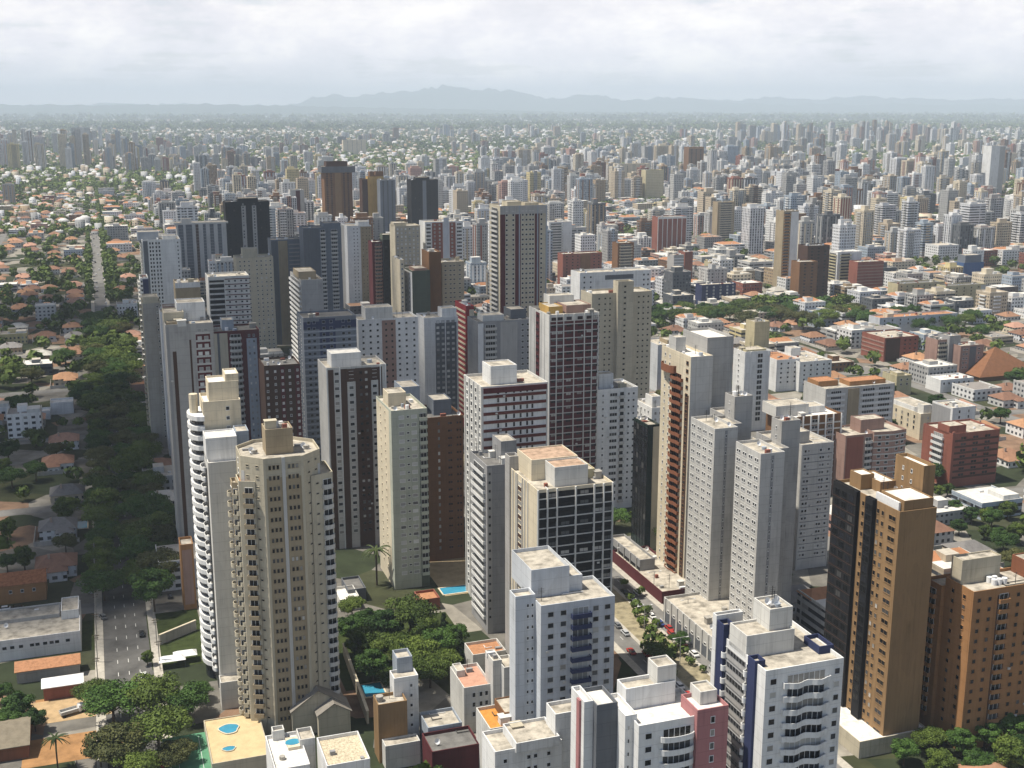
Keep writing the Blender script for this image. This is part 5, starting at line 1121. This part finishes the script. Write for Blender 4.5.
# (kind, gx, gy, w, d, h)
POOLS_G = [g(at(455, 590)) + (12,), g(at(622, 501)) + (7,), g(at(373, 690)) + (6,), g(at(72, 526)) + (9,), g(at(70, 712)) + (16,), g(at(20, 712)) + (20,), g(at(70, 745)) + (18,), g(at(195, 748)) + (17,), g(at(400, 650)) + (24,), g(at(178, 640)) + (14,), g(at(455, 575)) + (17,)]
Ys = sorted(STREETS_Y + [crossY - 118, crossY - 236]); Xs = sorted(STREETS_X + [gL, gR])
for ix in range(len(Xs) - 1):
    xa, xb = Xs[ix] + (12 if Xs[ix] in (gL,) else 26 if Xs[ix] == gR else 6), Xs[ix + 1] - (12 if Xs[ix + 1] == gL else 26 if Xs[ix + 1] == gR else 6)
    for iy in range(len(Ys) - 1):
        ya, yb = Ys[iy] + 6, Ys[iy + 1] - 6
        pcx = ug((xa + xb) / 2, (ya + yb) / 2); far = pcx[1] > 1150
        if pcx[1] < 180 or abs(pcx[0]) > .47 * pcx[1] + 130: continue
        nx = max(1, int((xb - xa) / (24 if far else 19))); ny = max(1, int((yb - ya) / (26 if far else 21)))
        for i in range(nx):
            for j in range(ny):
                cx0, cx1 = xa + (xb - xa) * i / nx, xa + (xb - xa) * (i + 1) / nx; cy0, cy1 = ya + (yb - ya) * j / ny, ya + (yb - ya) * (j + 1) / ny
                mx, my = (cx0 + cx1) / 2, (cy0 + cy1) / 2; X, Y = ug(mx, my); px, py, _ = proj(X, Y, 0)
                if px < -60 or px > 1090 or py > 830 or Y < 200: continue
                if any((mx - p[0]) ** 2 + (my - p[1]) ** 2 < p[2] ** 2 for p in POOLS_G + PARK): continue
                z = rnd.random()
                if mx < gL + (60 if my > 900 else 0): kd = ('house' if z < .29 else 'tree' if z < .93 else 'low' if z < .99 else 'none') if py > 262 else ('house' if z < .46 else 'tree' if z < .83 else 'low' if z < .94 else 'tower' if z < .95 else 'none')
                elif mx < gR:
                    if my < 1000: kd = 'low' if z < .42 else 'tree' if z < .58 else 'house' if z < .72 else 'none'
                    else: kd = 'tower' if z < (.22 if my < 1500 else .3) else 'low' if z < .62 else 'tree' if z < .82 else 'house'
                else:
                    if Y < 430: kd = 'low' if z < .3 else 'tree' if z < .62 else 'house' if z < .85 else 'none'
                    elif Y < 960: kd = 'house' if z < .27 else 'low' if z < .5 else 'tree' if z < .95 else 'none'
                    else: kd = 'tower' if z < (.1 if Y < 1180 else .26 if Y < 1400 else .42) else 'low' if z < .70 else 'tree' if z < .88 else 'house'
                if kd == 'none': continue
                if kd == 'tree':
                    for _ in range(rnd.choice([1, 2, 2, 3])):
                        a, b_ = rnd.uniform(cx0 + 2, cx1 - 2), rnd.uniform(cy0 + 2, cy1 - 2)
                        if free(a, a, b_, b_, 2): TREES.append([*ug(a, b_), rnd.uniform(7, 13), rnd.uniform(.95, 1.25), rnd.choice([0, 1, 2, 3, 4, 4, 3]), None, None])
                    continue
                fx, fy = rnd.uniform(.72, .94), rnd.uniform(.72, .94); w_, d_ = (cx1 - cx0) * fx, (cy1 - cy0) * fy
                if kd == 'house': w_ = min(w_, 14); d_ = min(d_, 13)
                if kd == 'tower': w_ = min(w_, rnd.uniform(12, 24)); d_ = min(d_, rnd.uniform(12, 20))
                x0 = cx0 + rnd.uniform(0, cx1 - cx0 - w_); y0 = cy0 + rnd.uniform(0, cy1 - cy0 - d_)
                if not free(x0, x0 + w_, y0, y0 + d_): continue
                if Y < 330 and kd != 'tree' and 330 < px < 480: continue
                hh = {'house': rnd.uniform(3.2, 6), 'low': rnd.uniform(5, 13 if mx < gL or Y < 960 else 18), 'tower': rnd.uniform(24, 62) * rnd.choice([.75, 1, 1]) if mx > gR or my < 1500 else rnd.uniform(18, 48)}[kd]
                if kd == 'tower' and mx > gR and Y < 1180: hh = rnd.uniform(16, 30)
                if kd == 'tower' and not clear_view(*ug(x0, y0), hh, w_): hh = 9; kd = 'low'
                SPECS.append((kd, x0, y0, w_, d_, hh))
# farther districts
def district(n, px0, px1, py0, py1, h0, h1, kind='tower'):
    for _ in range(n):
        py = rnd.uniform(py0, py1); P = at(rnd.uniform(px0, px1), py, 0); gx, gy = g(P); k = rnd.uniform(.8, 1.3); hh = rnd.uniform(h0, h1) * rnd.choice([.8, 1, 1, 1.15])
        if kind == 'tower' and P[1] < 4200 and math.sin(gx / 210 + 1.3 * math.sin(gy / 340)) + math.sin(gy / 260 + gx / 500) < -.35: continue
        if clear_view(P[0], P[1], hh, 17 * k): SPECS.append((kind, gx, gy, 17 * k * rnd.choice([.8, 1, 1, 1.7]), 17 * k * rnd.choice([.8, 1, 1.2]), hh))
district(400, 480, 1060, 168, 206, 28, 66); district(120, 620, 1060, 150, 170, 28, 64); district(70, 480, 640, 160, 178, 26, 56); district(95, 735, 965, 140.5, 146, 50, 90); district(60, 250, 480, 168, 205, 20, 46)
district(85, -40, 135, 150, 174, 55, 98); district(40, 130, 240, 152, 176, 24, 50); district(70, 100, 330, 146, 176, 22, 52); district(34, 440, 740, 142, 158, 20, 45); district(14, 960, 1060, 150, 160, 30, 60); district(110, 380, 1060, 133, 146, 28, 62); district(60, -40, 380, 138, 150, 24, 50)

# landmarks -> labels that single one out
ORD = ['first', 'second', 'third', 'fourth', 'fifth', 'sixth', 'seventh', 'eighth', 'ninth', 'tenth', 'eleventh', 'twelfth', 'thirteenth', 'fourteenth', 'fifteenth', 'sixteenth', 'seventeenth', 'eighteenth', 'nineteenth', 'twentieth']
def ordn(i): return ORD[i] if i < 20 else ['', '', 'twenty', 'thirty', 'forty', 'fifty', 'sixty', 'seventy', 'eighty', 'ninety'][(i + 1) // 10] + ('-' + ORD[(i + 1) % 10 - 1] if (i + 1) % 10 else 'th')
def label_all(items):
    """items: [object, px, py, phrase]; counted from the nearest landmark towards a second one"""
    bins = {}
    for o, px, py, ph in items:
        ds = sorted(LM, key=lambda l: (l[0] - px) ** 2 + (l[1] - py) ** 2)[:9]
        X = ds[0]; dx, dy = px - X[0], py - X[1]; n = math.hypot(dx, dy) + 1e-6
        Yl = max(ds[1:], key=lambda l: ((l[0] - X[0]) * dx + (l[1] - X[1]) * dy) / (math.hypot(l[0] - X[0], l[1] - X[1]) + 1e-6) / n)
        bins.setdefault((ph, X[2], Yl[2]), []).append((n, o))
    for (ph, a, b_), lst in bins.items():
        for i, (n, o) in enumerate(sorted(lst, key=lambda e: e[0])):
            o['label'] = ('%s, between %s and %s' % (ph, a, b_)) if len(lst) == 1 else '%s, %s from %s to %s' % (ph, ordn(i), a, b_)


def sz(s): X, Y = ug(s[1], s[2]); p = proj(X, Y, 0); q_ = proj(X, Y, s[5]); return (p[1] - q_[1]) + s[3] * FPX / p[2]
KEEP = {'tower': 290, 'low': 290, 'house': 290}
NAMES = {'tower': ('city_tower', 'tower', 'towers of the spreading city'), 'low': ('city_block', 'building', 'low buildings between the towers'), 'house': ('house', 'house', 'tile roofed houses')}
LAB = []
for kd in ('tower', 'low', 'house'):
    lst = [s for s in SPECS if s[0] == kd]
    def inview(s):
        X, Y = ug(s[1] + s[3] / 2, s[2]); p = proj(X, Y, s[5]); return 4 < p[0] < 1020 and p[1] < 762
    lst.sort(key=lambda s: (not inview(s), -sz(s)))
    rest = CM(); q = random.Random(11)
    for i, s in enumerate(lst):
        if kd == 'house': cm, ro, nm, what = mk_house(q, *s[3:])
        else: cm, nm, what = (mk_tower if kd == 'tower' else mk_low)(q, *s[3:])
        if i < KEEP[kd]:
            X, Y = ug(s[1], s[2]); o = link(NAMES[kd][0], cm.mesh(NAMES[kd][0]), None, (X, Y, 0), YAW); tag(o, None, NAMES[kd][1], NAMES[kd][2])
            if kd == 'house': link('roof', ro.mesh('roof'), o)
            p = proj(*ug(s[1] + s[3] / 2, s[2]), s[5])
            LAB.append((o, p[0], p[1], {'tower': '%s tower %s' % (nm, what), 'low': '%s %s building' % (nm, what), 'house': '%s house with %s roof' % (nm, what)}[kd]))
        else:
            rest.shift(cm, s[1], s[2])
            if kd == 'house': rest.shift(ro, s[1], s[2])
    if rest.v: o = link({'tower': 'distant_towers', 'low': 'distant_blocks', 'house': 'distant_houses'}[kd], rest.mesh('distant_buildings'), None, (0, 0, 0), YAW); o['kind'] = 'stuff'; o['label'] = 'mass of far city buildings fading into haze'

# the sea of small far roofs, and far trees
def np_mesh(name, V, quads, tris, attrs, mat):
    nq, nt = len(quads), len(tris); me = bpy.data.meshes.new(name); me.vertices.add(len(V)); me.vertices.foreach_set('co', V.ravel().astype(np.float32))
    me.loops.add(nq * 4 + nt * 3); me.loops.foreach_set('vertex_index', np.concatenate([quads.ravel(), tris.ravel()]).astype(np.int32)); me.polygons.add(nq + nt)
    me.polygons.foreach_set('loop_start', np.concatenate([np.arange(nq) * 4, nq * 4 + np.arange(nt) * 3]).astype(np.int32)); me.polygons.foreach_set('loop_total', np.concatenate([np.full(nq, 4), np.full(nt, 3)]).astype(np.int32))
    for k, ty, val in attrs: a = me.attributes.new(k, ty, 'FACE'); a.data.foreach_set('color' if ty == 'FLOAT_COLOR' else 'value', val.ravel().astype(np.float32))
    me.materials.append(mat); me.update(calc_edges=True); return me


Q = np.random.RandomState(4)
def px_ground(px, py):
    x = (px - 512) / FPX; y = (384 - py) / FPX; k = -H / (-ST + y * CT); return x * k, (CT + y * ST) * k
def mass(n, py0, py1, s0, s1):
    n = int(n * 1.15); px = Q.uniform(-150, 1174, n); py = Q.uniform(py0, py1, n); X, Y = px_ground(px, py)
    return X * BV[0] + Y * BV[1], X * A[0] + Y * A[1], Q.uniform(s0, s1, n)
parts = [mass(2300, 180, 235, 8, 15), mass(6500, 150, 185, 9, 17), mass(7000, 132, 152, 9, 22), mass(6000, 119, 133, 12, 32), mass(3500, 113.5, 121, 22, 60)]
keep = []
gx, gy, sw = (np.concatenate([p[i] for p in parts]) for i in range(3)); n = len(gx); sd = sw * Q.uniform(.6, 1.3, n); hh = Q.uniform(3, 7, n) + (Q.uniform(0, 1, n) > .9) * Q.uniform(4, 14, n); rh = np.where(Q.uniform(0, 1, n) < .6, np.minimum(sw, sd) * .22, .05)
cl = np.array([c[1] for c in PAL[:7]])[Q.randint(0, 7, n)]; rcl = np.array([r[1] for r in RC] + [(.6, .59, .57)] * 5 + [(.42, .42, .42)] * 2)[Q.randint(0, len(RC) + 7, n)]
rn_ = Q.uniform(0, 1, n)
z0 = np.zeros(n)
V = np.stack([np.stack(c, 1) for c in [(gx, gy, z0), (gx + sw, gy, z0), (gx + sw, gy + sd, z0), (gx, gy + sd, z0), (gx, gy, hh), (gx + sw, gy, hh), (gx + sw, gy + sd, hh), (gx, gy + sd, hh), (gx + sw * .3, gy + sd / 2, hh + rh), (gx + sw * .7, gy + sd / 2, hh + rh)]], 1)
b0 = (np.arange(n) * 10)[:, None, None]
qd = (np.array([[0, 1, 5, 4], [1, 2, 6, 5], [2, 3, 7, 6], [3, 0, 4, 7], [4, 5, 9, 8], [6, 7, 8, 9]])[None] + b0).reshape(-1, 4); tr = (np.array([[5, 6, 9], [7, 4, 8]])[None] + b0).reshape(-1, 3)
cq = np.concatenate([np.stack([cl] * 4 + [rcl] * 2, 1).reshape(-1, 3), np.stack([rcl] * 2, 1).reshape(-1, 3)]); cq = np.concatenate([cq, np.ones((len(cq), 1))], 1)
pq = np.concatenate([np.tile([1, 1, 1, 1, 0, 0], n), np.zeros(2 * n)]); rq = np.concatenate([np.repeat(rn_, 6), np.repeat(rn_, 2)])
o = link('distant_rooftops', np_mesh('distant_rooftops', V.reshape(-1, 3), qd, tr, [('Col', 'FLOAT_COLOR', cq), ('pat', 'FLOAT', pq), ('rn', 'FLOAT', rq)], city_m), None, (0, 0, 0), YAW); o['kind'] = 'stuff'; o['label'] = 'sea of small far roofs stretching to the horizon'

# build the trees: the 300 that show largest singly
def tsz(T): p = proj(T[0], T[1], 5); return T[2] * T[3] * FPX / p[2] if 0 < p[0] < 1024 and p[1] < 790 else 0
TREES.sort(key=lambda T: -(tsz(T) + (1000 if T[5] or (T[6] and 'avenue' not in T[6]) else 0)))
NT_ = 296
GL = {}
TW = {5: 'dark pointed conifer'}
for i, (X, Y, ht, wr, kd, lb, gp) in enumerate(TREES[:NT_]):
    kd = 0 if kd is None else kd
    r = link('tree', None, None, (X, Y, 0), rnd.uniform(0, 6.28)); r.scale = (ht * wr, ht * wr, ht); p = proj(X, Y, ht * .6)
    tag(r, lb, 'tree', gp or ('garden trees' if not lb else None))
    near = proj(X, Y, 0)[2] < 1000
    link('crown', PROTO[kd][1 if near else 2], r); link('trunk', PROTO[kd][3], r)
    if not lb: LAB.append((r, p[0], p[1], TW.get(kd) or ('tall ' if ht > 11 else 'small ' if ht < 8 else '') + ('spreading tree' if kd < 3 else 'bushy tree')))
for (px, py, dp, lb) in [(376, 550, 17, 'palm tree rising before the pale sage tower'), (55, 738, 11, 'palm like tree over the red soil yard by the long shed')]:
    P = at(px, py, dp * .8); r = link('palm_tree', None, None, (P[0], P[1], 0)); r.scale = (dp, dp, dp); tag(r, lb, 'tree'); link('crown', PALM[0], r); link('trunk', PALM[1], r)
label_all(LAB)
# the remaining trees and the far green as one mass
rt = TREES[NT_:]
cs = [np.array([[T[0], T[1], T[2] * .6] for T in rt])]; rs = [np.array([T[2] * .40 * T[3] for T in rt])]
for (m_, a, b_, s0, s1) in [(3600, 188, 235, 3.5, 7), (8500, 150, 190, 4.5, 10), (9000, 130, 152, 7, 15), (4600, 119, 131, 13, 34), (2800, 113.5, 121, 26, 60)]:
    m_ = int(m_ * 1.15); px = Q.uniform(-150, 1174, m_); py = Q.uniform(a, b_, m_)
    px = np.where(py > 150, px, px + 18 * np.sin(py * 3.1 + px * .02)); X, Y = px_ground(px, py); r_ = Q.uniform(s0, s1, m_); cs.append(np.stack([X, Y, r_ * .7], 1)); rs.append(r_)
def woods(cs, rs, per, name):
    C_ = np.repeat(cs, per, 0); R_ = np.repeat(rs, per); n = len(C_); d = Q.normal(size=(n, 3)); d[:, 2] = d[:, 2] * .9 + .25; d /= np.linalg.norm(d, axis=1)[:, None]
    cen = C_ + d * (R_ * Q.uniform(.55, 1.05, n))[:, None] * np.array([1, 1, .75]); cen[:, 2] = np.maximum(cen[:, 2], .3)
    o = link(name, quads_mesh(name, cen, d + Q.normal(size=(n, 3)) * .4, R_ * Q.uniform(.35, .7, n), np.clip(np.repeat(Q.uniform(0, .8, len(cs)), per) + Q.uniform(0, .3, n), 0, 1), leaf_m)); o['kind'] = 'stuff'; o['label'] = 'scattered far trees between the roofs'
woods(cs[0], rs[0], 60, 'distant_trees'); woods(np.concatenate(cs[1:3]), np.concatenate(rs[1:3]), 34, 'distant_trees'); woods(np.concatenate(cs[3:]), np.concatenate(rs[3:]), 16, 'distant_woods')

# ---------------------------------------------------------------- cars, lamps, gazebos
car_m, t, b = new_mat('car_paint'); t.inp(b.inputs['Base Color'], t.add('ShaderNodeObjectInfo').outputs['Color']); b.inputs['Roughness'].default_value = .3; b.inputs['Specular IOR Level'].default_value = .5
carg = flat_mat('car_glass', (.015, .018, .02), .1, .6, 1, .1); tyre = flat_mat('tyre', (.015, .015, .015), .9, .1)
def loft(mb, secs):
    n = len(secs[0])
    for s_ in secs: pass
    vs = [p for s_ in secs for p in s_]; fs = []
    for k in range(len(secs) - 1):
        for i in range(n): j = (i + 1) % n; fs.append((k * n + i, k * n + j, (k + 1) * n + j, (k + 1) * n + i))
    fs += [tuple(range(n - 1, -1, -1)), tuple((len(secs) - 1) * n + i for i in range(n))]; mb.add(vs, fs)
def rect(x0, x1, y0, y1, z): return [(x0, y0, z), (x1, y0, z), (x1, y1, z), (x0, y1, z)]
mb = MB(); loft(mb, [rect(-.82, .82, -2.05, 2.0, .28), rect(-.88, .88, -2.15, 2.1, .55), rect(-.84, .84, -2.1, 2.05, .85), rect(-.76, .76, -2.0, 1.95, .95)]); loft(mb, [rect(-.62, .62, -1.2, .75, 1.38), rect(-.6, .6, -1.1, .65, 1.46)]); car_body = mb.mesh('body', [car_m])
mb = MB(); loft(mb, [rect(-.74, .74, -1.75, 1.35, .94), rect(-.62, .62, -1.2, .75, 1.38)]); car_cab = mb.mesh('cabin_glass', [carg])
mb = MB(); mb.prism([(.31 * math.cos(i * math.pi / 6), .31 * math.sin(i * math.pi / 6)) for i in range(12)], -.1, .1); car_wh = mb.mesh('wheel', [tyre])
CARC = [('white', (.7, .7, .7)), ('silver', (.42, .43, .44)), ('black', (.02, .02, .022)), ('grey', (.16, .165, .17)), ('red', (.35, .03, .025)), ('blue', (.03, .06, .2)), ('white', (.72, .72, .7))]
CARL = []
def car(gx, gy, ang=0.0, colr=None, parts=True, group='cars on the avenues', z=.02, label=None):
    X, Y = ug(gx, gy); nm, c = colr or rnd.choice(CARC); r = link('car', None, None, (X, Y, z), YAW + ang); tag(r, label, 'car', group)
    bo = link('body', car_body, r); bo.color = (*c, 1); link('cabin_glass', car_cab, r)
    if parts:
        for sx in (-.8, .8):
            for sy in (-1.3, 1.25): wv = link('wheel', car_wh, r, (sx, sy, .31)); wv.rotation_euler = (0, math.pi / 2, 0)
    p = proj(X, Y, 0)
    if not label: CARL.append((r, p[0], p[1], '%s car %s' % (nm, 'driving' if 'on' in group.split() else 'parked')))
ml, mr = rl[1] - 1.1, rr[0] + 1.1
CARSL = len(LM)
y0 = g(at(650, 640))[1]
for k in range(26):
    yy = y0 - 40 + k * 7.6 + rnd.uniform(-1, 1)
    if rnd.random() < .8: car(ml, yy, 0, None, True, 'cars parked along the wide avenue median')
    if rnd.random() < .6: car(mr, yy + 3, math.pi, None, True, 'cars parked along the wide avenue median')
for k in range(9): car(sum(rl) / 2 + rnd.choice([-1.6, 1.2]), y0 - 30 + k * 24 + rnd.uniform(-6, 6), 0, None, True, 'cars on the wide avenue'); car(sum(rr) / 2 + rnd.choice([-1.2, 1.6]), y0 - 26 + k * 31, math.pi, None, True, 'cars on the wide avenue')
for (px, py, a, c) in [(4, 609, 1.57, CARC[0]), (17, 608, 1.57, CARC[2]), (50, 615, 1.57, CARC[1]), (69, 606, 1.57, CARC[0]), (55, 606, 1.57, CARC[2]), (11, 630, 0, CARC[0]), (116, 577, 0, CARC[0]), (142, 634, 0, CARC[2]), (144, 676, 0, CARC[0]), (103, 617, .3, CARC[3]), (91, 591, 0, CARC[1]), (170, 596, 0, CARC[2]), (160, 764, .6, CARC[4])]:
    gg = g(at(px, py, .5)); car(*gg, a, c, True, 'cars near the shaded crossing', .62 if py == 630 else .05)
gg = crossY + 620
for k in range(60): car(gL + rnd.choice([-5.2, -2, 1.4, 4.8]), gg + k * 27 + rnd.uniform(-8, 8), 0, rnd.choice(CARC[:4] + [CARC[0]]), False, 'cars queueing on the far sunny avenue')
LM += [(650, 640, 'wide avenue median'), (704, 640, 'arcade podium kerb'), (128, 640, 'shaded crossing'), (88, 300, 'far sunny avenue'), (92, 215, 'far avenue head')]
label_all(CARL)
# truck in the sandy yard
P = at(73, 712, .5); r = link('truck', None, None, (P[0], P[1], .05), YAW - 1.25); tag(r, 'white lorry with an open grey load bed parked in the sandy yard', 'truck')
mb = MB(); loft(mb, [rect(-1.1, 1.1, 1.5, 3.6, .5), rect(-1.1, 1.1, 1.5, 3.7, 1.4), rect(-1.0, 1.0, 1.6, 3.2, 2.3), rect(-.95, .95, 1.65, 3.1, 2.35)]); link('cab', mb.mesh('cab', [metal_w]), r)
mb = MB(); mb.box(-1.15, 1.15, -3.6, 1.4, .8, 1.0); mb.box(-1.15, -1.05, -3.6, 1.4, 1.0, 1.7); mb.box(1.05, 1.15, -3.6, 1.4, 1.0, 1.7); mb.box(-1.05, 1.05, -3.6, -3.5, 1.0, 1.7); link('load_bed', mb.mesh('load_bed', [W('lgrey', False)]), r)
for sx in (-1, 1):
    for sy in (-2.6, 2.5): wv = link('wheel', car_wh, r, (sx, sy, .42)); wv.rotation_euler = (0, math.pi / 2, 0); wv.scale = (1.4, 1.4, 1.6)
# white tent roofs beside the grey boundary wall
for (px, py, a, lb) in [(172, 657, 4.0, 'white tent roof on the lawn beside the rounded balcony tower'), (185, 652, 3.6, 'white pitched tent roof between its twin and the rounded balcony tower')]:
    P = at(px, py, 3); r = link('garden_tent', None, None, (P[0], P[1], 0), YAW); tag(r, lb, 'tent')
    mb = MB(); mb.add([(-a, -2.2, 2.5), (a, -2.2, 2.5), (a, 2.2, 2.5), (-a, 2.2, 2.5), (-a * .6, 0, 3.7), (a * .6, 0, 3.7)], [(0, 1, 5, 4), (1, 2, 5), (2, 3, 4, 5), (3, 0, 4), (3, 2, 1, 0)]); link('canvas', mb.mesh('canvas', [metal_w]), r)
    for sx in (-1, 1):
        for sy in (-1, 1): mb = MB(); mb.box(sx * a * .95 - .06, sx * a * .95 + .06, sy * 2.1 - .06, sy * 2.1 + .06, 0, 2.5); link('pole', mb.mesh('pole', [metal_d]), r)
# lamp posts of the wide avenue
lp = MB(); lp.prism([(.11 * math.cos(i * math.pi / 4), .11 * math.sin(i * math.pi / 4)) for i in range(8)], 0, 9); lpm = lp.mesh('post', [W('grey', False)])
la = MB(); la.box(-2.2, 2.2, -.07, .07, 8.9, 9.04); lam = la.mesh('arm', [W('grey', False)])
lh = MB(); lh.box(-.55, .55, -.18, .18, 8.8, 8.98); lhm = lh.mesh('lamp_head', [metal_w])
LL = []
for k in range(11):
    gy_ = y0 - 45 + k * 26
    for gx_, wh_ in ((sum((rl[1], rr[0])) / 2, 'median'), (rr[1] + 3.0, 'arcade pavement')):
        X, Y = ug(gx_, gy_); r = link('street_lamp', None, None, (X, Y, .1), YAW); tag(r, None, 'lamp', 'street lamps of the wide avenue')
        link('post', lpm, r); link('arm', lam, r); link('lamp_head', lhm, r, (-2.2, 0, 0)); link('lamp_head', lhm, r, (2.2, 0, 0)); p = proj(X, Y, 9); LL.append((r, p[0], p[1], 'double armed lamp on the %s' % wh_))
label_all(LL)

up_ = MB(); up_.prism([(.14 * math.cos(i * math.pi / 4), .14 * math.sin(i * math.pi / 4)) for i in range(8)], 0, 9.5); upm = up_.mesh('post', [W('concrete', False)])
ua = MB(); ua.box(-1.1, 1.1, -.08, .08, 8.9, 9.05); ua.box(-.8, .8, -.06, .06, 8.1, 8.22); uam = ua.mesh('arm', [trunk_m])
UL = []
for sd, xo in ((-1, -9.1), (1, 9.1)):
    for k in range(7):
        X, Y = ug(gL + xo, crossY - 62 + k * 17 + (6 if sd > 0 else 0)); r = link('utility_pole', None, None, (X, Y, .1), YAW); tag(r, None, 'pole', 'utility poles by the shaded crossing'); link('post', upm, r); link('arm', uam, r)
        p = proj(X, Y, 8); UL.append((r, p[0], p[1], 'grey utility pole with dark crossarms'))
label_all(UL)

# ---------------------------------------------------------------- hills, mountains, air, clouds
def ridge(name, sil, dist, depth, mat, seed, amp):
    q = np.random.RandomState(seed); px = np.arange(-500, 1530, 6.0); yy = np.interp(px, [s_[0] for s_ in sil], [s_[1] for s_ in sil])
    for k, a in ((.09, 1), (.23, .6), (.51, .35)): yy += amp * a * np.sin(px * k + q.uniform(0, 6)) * (107 - yy > 1)
    X = (px - 512) / FPX * dist / CT; top = np.maximum(H + dist * (107 - yy) / FPX * .84, 4); ny = 9; V_ = []
    for j in range(ny):
        s_ = j / (ny - 1); sh = math.sin(math.pi * min(1, s_ * 1.25) / 2) if s_ < .8 else (1 - s_) / .2
        V_.append(np.stack([X * (1 + .02 * np.sin(j * 1.7 + px * .05)), dist + depth * (s_ - .8) + 0 * px, top * sh * (1 + (.10 * np.sin(px * .31 + j * 2.2) if 0 < j < 7 else 0)) - 2], 1))
    n = len(px); V_ = np.concatenate(V_); i = np.arange(n - 1)
    qd = np.concatenate([np.stack([j * n + i, j * n + i + 1, (j + 1) * n + i + 1, (j + 1) * n + i], 1) for j in range(ny - 1)])
    o = link(name, np_mesh(name, V_, qd, np.zeros((0, 3), int), [], mat)); o['kind'] = 'structure'
hill_m = flat_mat('hill_forest', (.045, .075, .045), 1, 0, .002, .4)
ridge('hills', [(-500, 105), (0, 104.5), (120, 105), (230, 104), (330, 106.5), (420, 108.5), (560, 112), (760, 115), (1500, 117)], 25000, 2500, hill_m, 3, .4)
ridge('mountains', [(-500, 108), (250, 107.5), (310, 104), (345, 92), (365, 96), (408, 90), (450, 84), (470, 88), (500, 86.5), (545, 98), (578, 93), (612, 99), (650, 97), (690, 98), (730, 104), (800, 104), (1500, 106)], 33000, 4000, hill_m, 5, 1.0)
ridge('mountains', [(-500, 108), (0, 107), (60, 105), (140, 103.5), (200, 104), (280, 106), (600, 106), (680, 101), (750, 97), (800, 98), (850, 95), (900, 99), (960, 98), (1024, 102), (1200, 99), (1500, 105)], 36500, 2500, hill_m, 8, 1.0)
hz = bpy.data.materials.new('haze'); hz.use_nodes = True; t = NT(hz.node_tree); t.n.clear()
pv = t.add('ShaderNodeVolumePrincipled'); pv.inputs['Color'].default_value = (.74, .86, 1, 1); pv.inputs['Density'].default_value = 7.2e-5; pv.inputs['Anisotropy'].default_value = 0.0
t.l.new(pv.outputs[0], t.add('ShaderNodeOutputMaterial').inputs['Volume'])
mb = MB(); mb.box(-39500, 39500, -1000, 39500, -3, 760); o = link('haze', mb.mesh('haze', [hz])); o['kind'] = 'stuff'; o['label'] = 'pale summer haze over the whole city'
# the cloud bank whose shadow lies on the tree avenue and the centre
cb = MB(); q = random.Random(9); zc = 1150
for (px, py, rr_) in [(60, 300, 90), (20, 380, 90), (90, 400, 80), (140, 380, 80), (60, 500, 60), (110, 530, 40), (15, 540, 40), (130, 470, 60), (210, 300, 90), (270, 320, 90), (330, 330, 90), (400, 330, 80), (300, 400, 70), (380, 410, 65), (440, 370, 60), (240, 272, 100), (330, 268, 90), (420, 285, 80), (500, 330, 60), (560, 320, 50), (170, 280, 90), (110, 276, 90), (-40, 300, 120), (-60, 420, 110), (-40, 530, 60), (190, 430, 60), (370, 470, 45), (230, 480, 45), (460, 440, 45), (540, 400, 40), (60, 560, 30)]:
    P = at(px, py, 20); k = (zc - 20) / sdir.z; c = Vector(P) + sdir * k
    for _ in range(2):
        rj = rr_ * q.uniform(.75, 1.1); cc = c + Vector((q.uniform(-.3, .3) * rr_, q.uniform(-.3, .3) * rr_, q.uniform(0, 40))); vs, fs = [], []
        for i in range(7):
            for j in range(12):
                ph = math.pi * i / 6; th = 2 * math.pi * j / 12; w_ = 1 + .14 * math.sin(3 * th + i) + .1 * math.sin(5 * th - 2 * i)
                vs.append((cc.x + rj * w_ * math.sin(ph) * math.cos(th), cc.y + rj * w_ * math.sin(ph) * math.sin(th), cc.z + .45 * rj * math.cos(ph)))
        for i in range(6):
            for j in range(12): fs.append((i * 12 + j, (i + 1) * 12 + j, (i + 1) * 12 + (j + 1) % 12, i * 12 + (j + 1) % 12))
        cb.add(vs, fs)
cm_, t, b = new_mat('cloud_white'); b.inputs['Base Color'].default_value = (.85, .85, .85, 1)
mx_ = t.add('ShaderNodeMixShader'); mx_.inputs[0].default_value = .82; t.l.new(b.outputs[0], mx_.inputs[1]); t.l.new(t.add('ShaderNodeBsdfTransparent').outputs[0], mx_.inputs[2])
t.l.new(mx_.outputs[0], t.n['Material Output'].inputs['Surface'])
o = link('clouds', cb.mesh('clouds', [cm_])); o['kind'] = 'stuff'; o['label'] = 'low cloud bank shading part of the city'
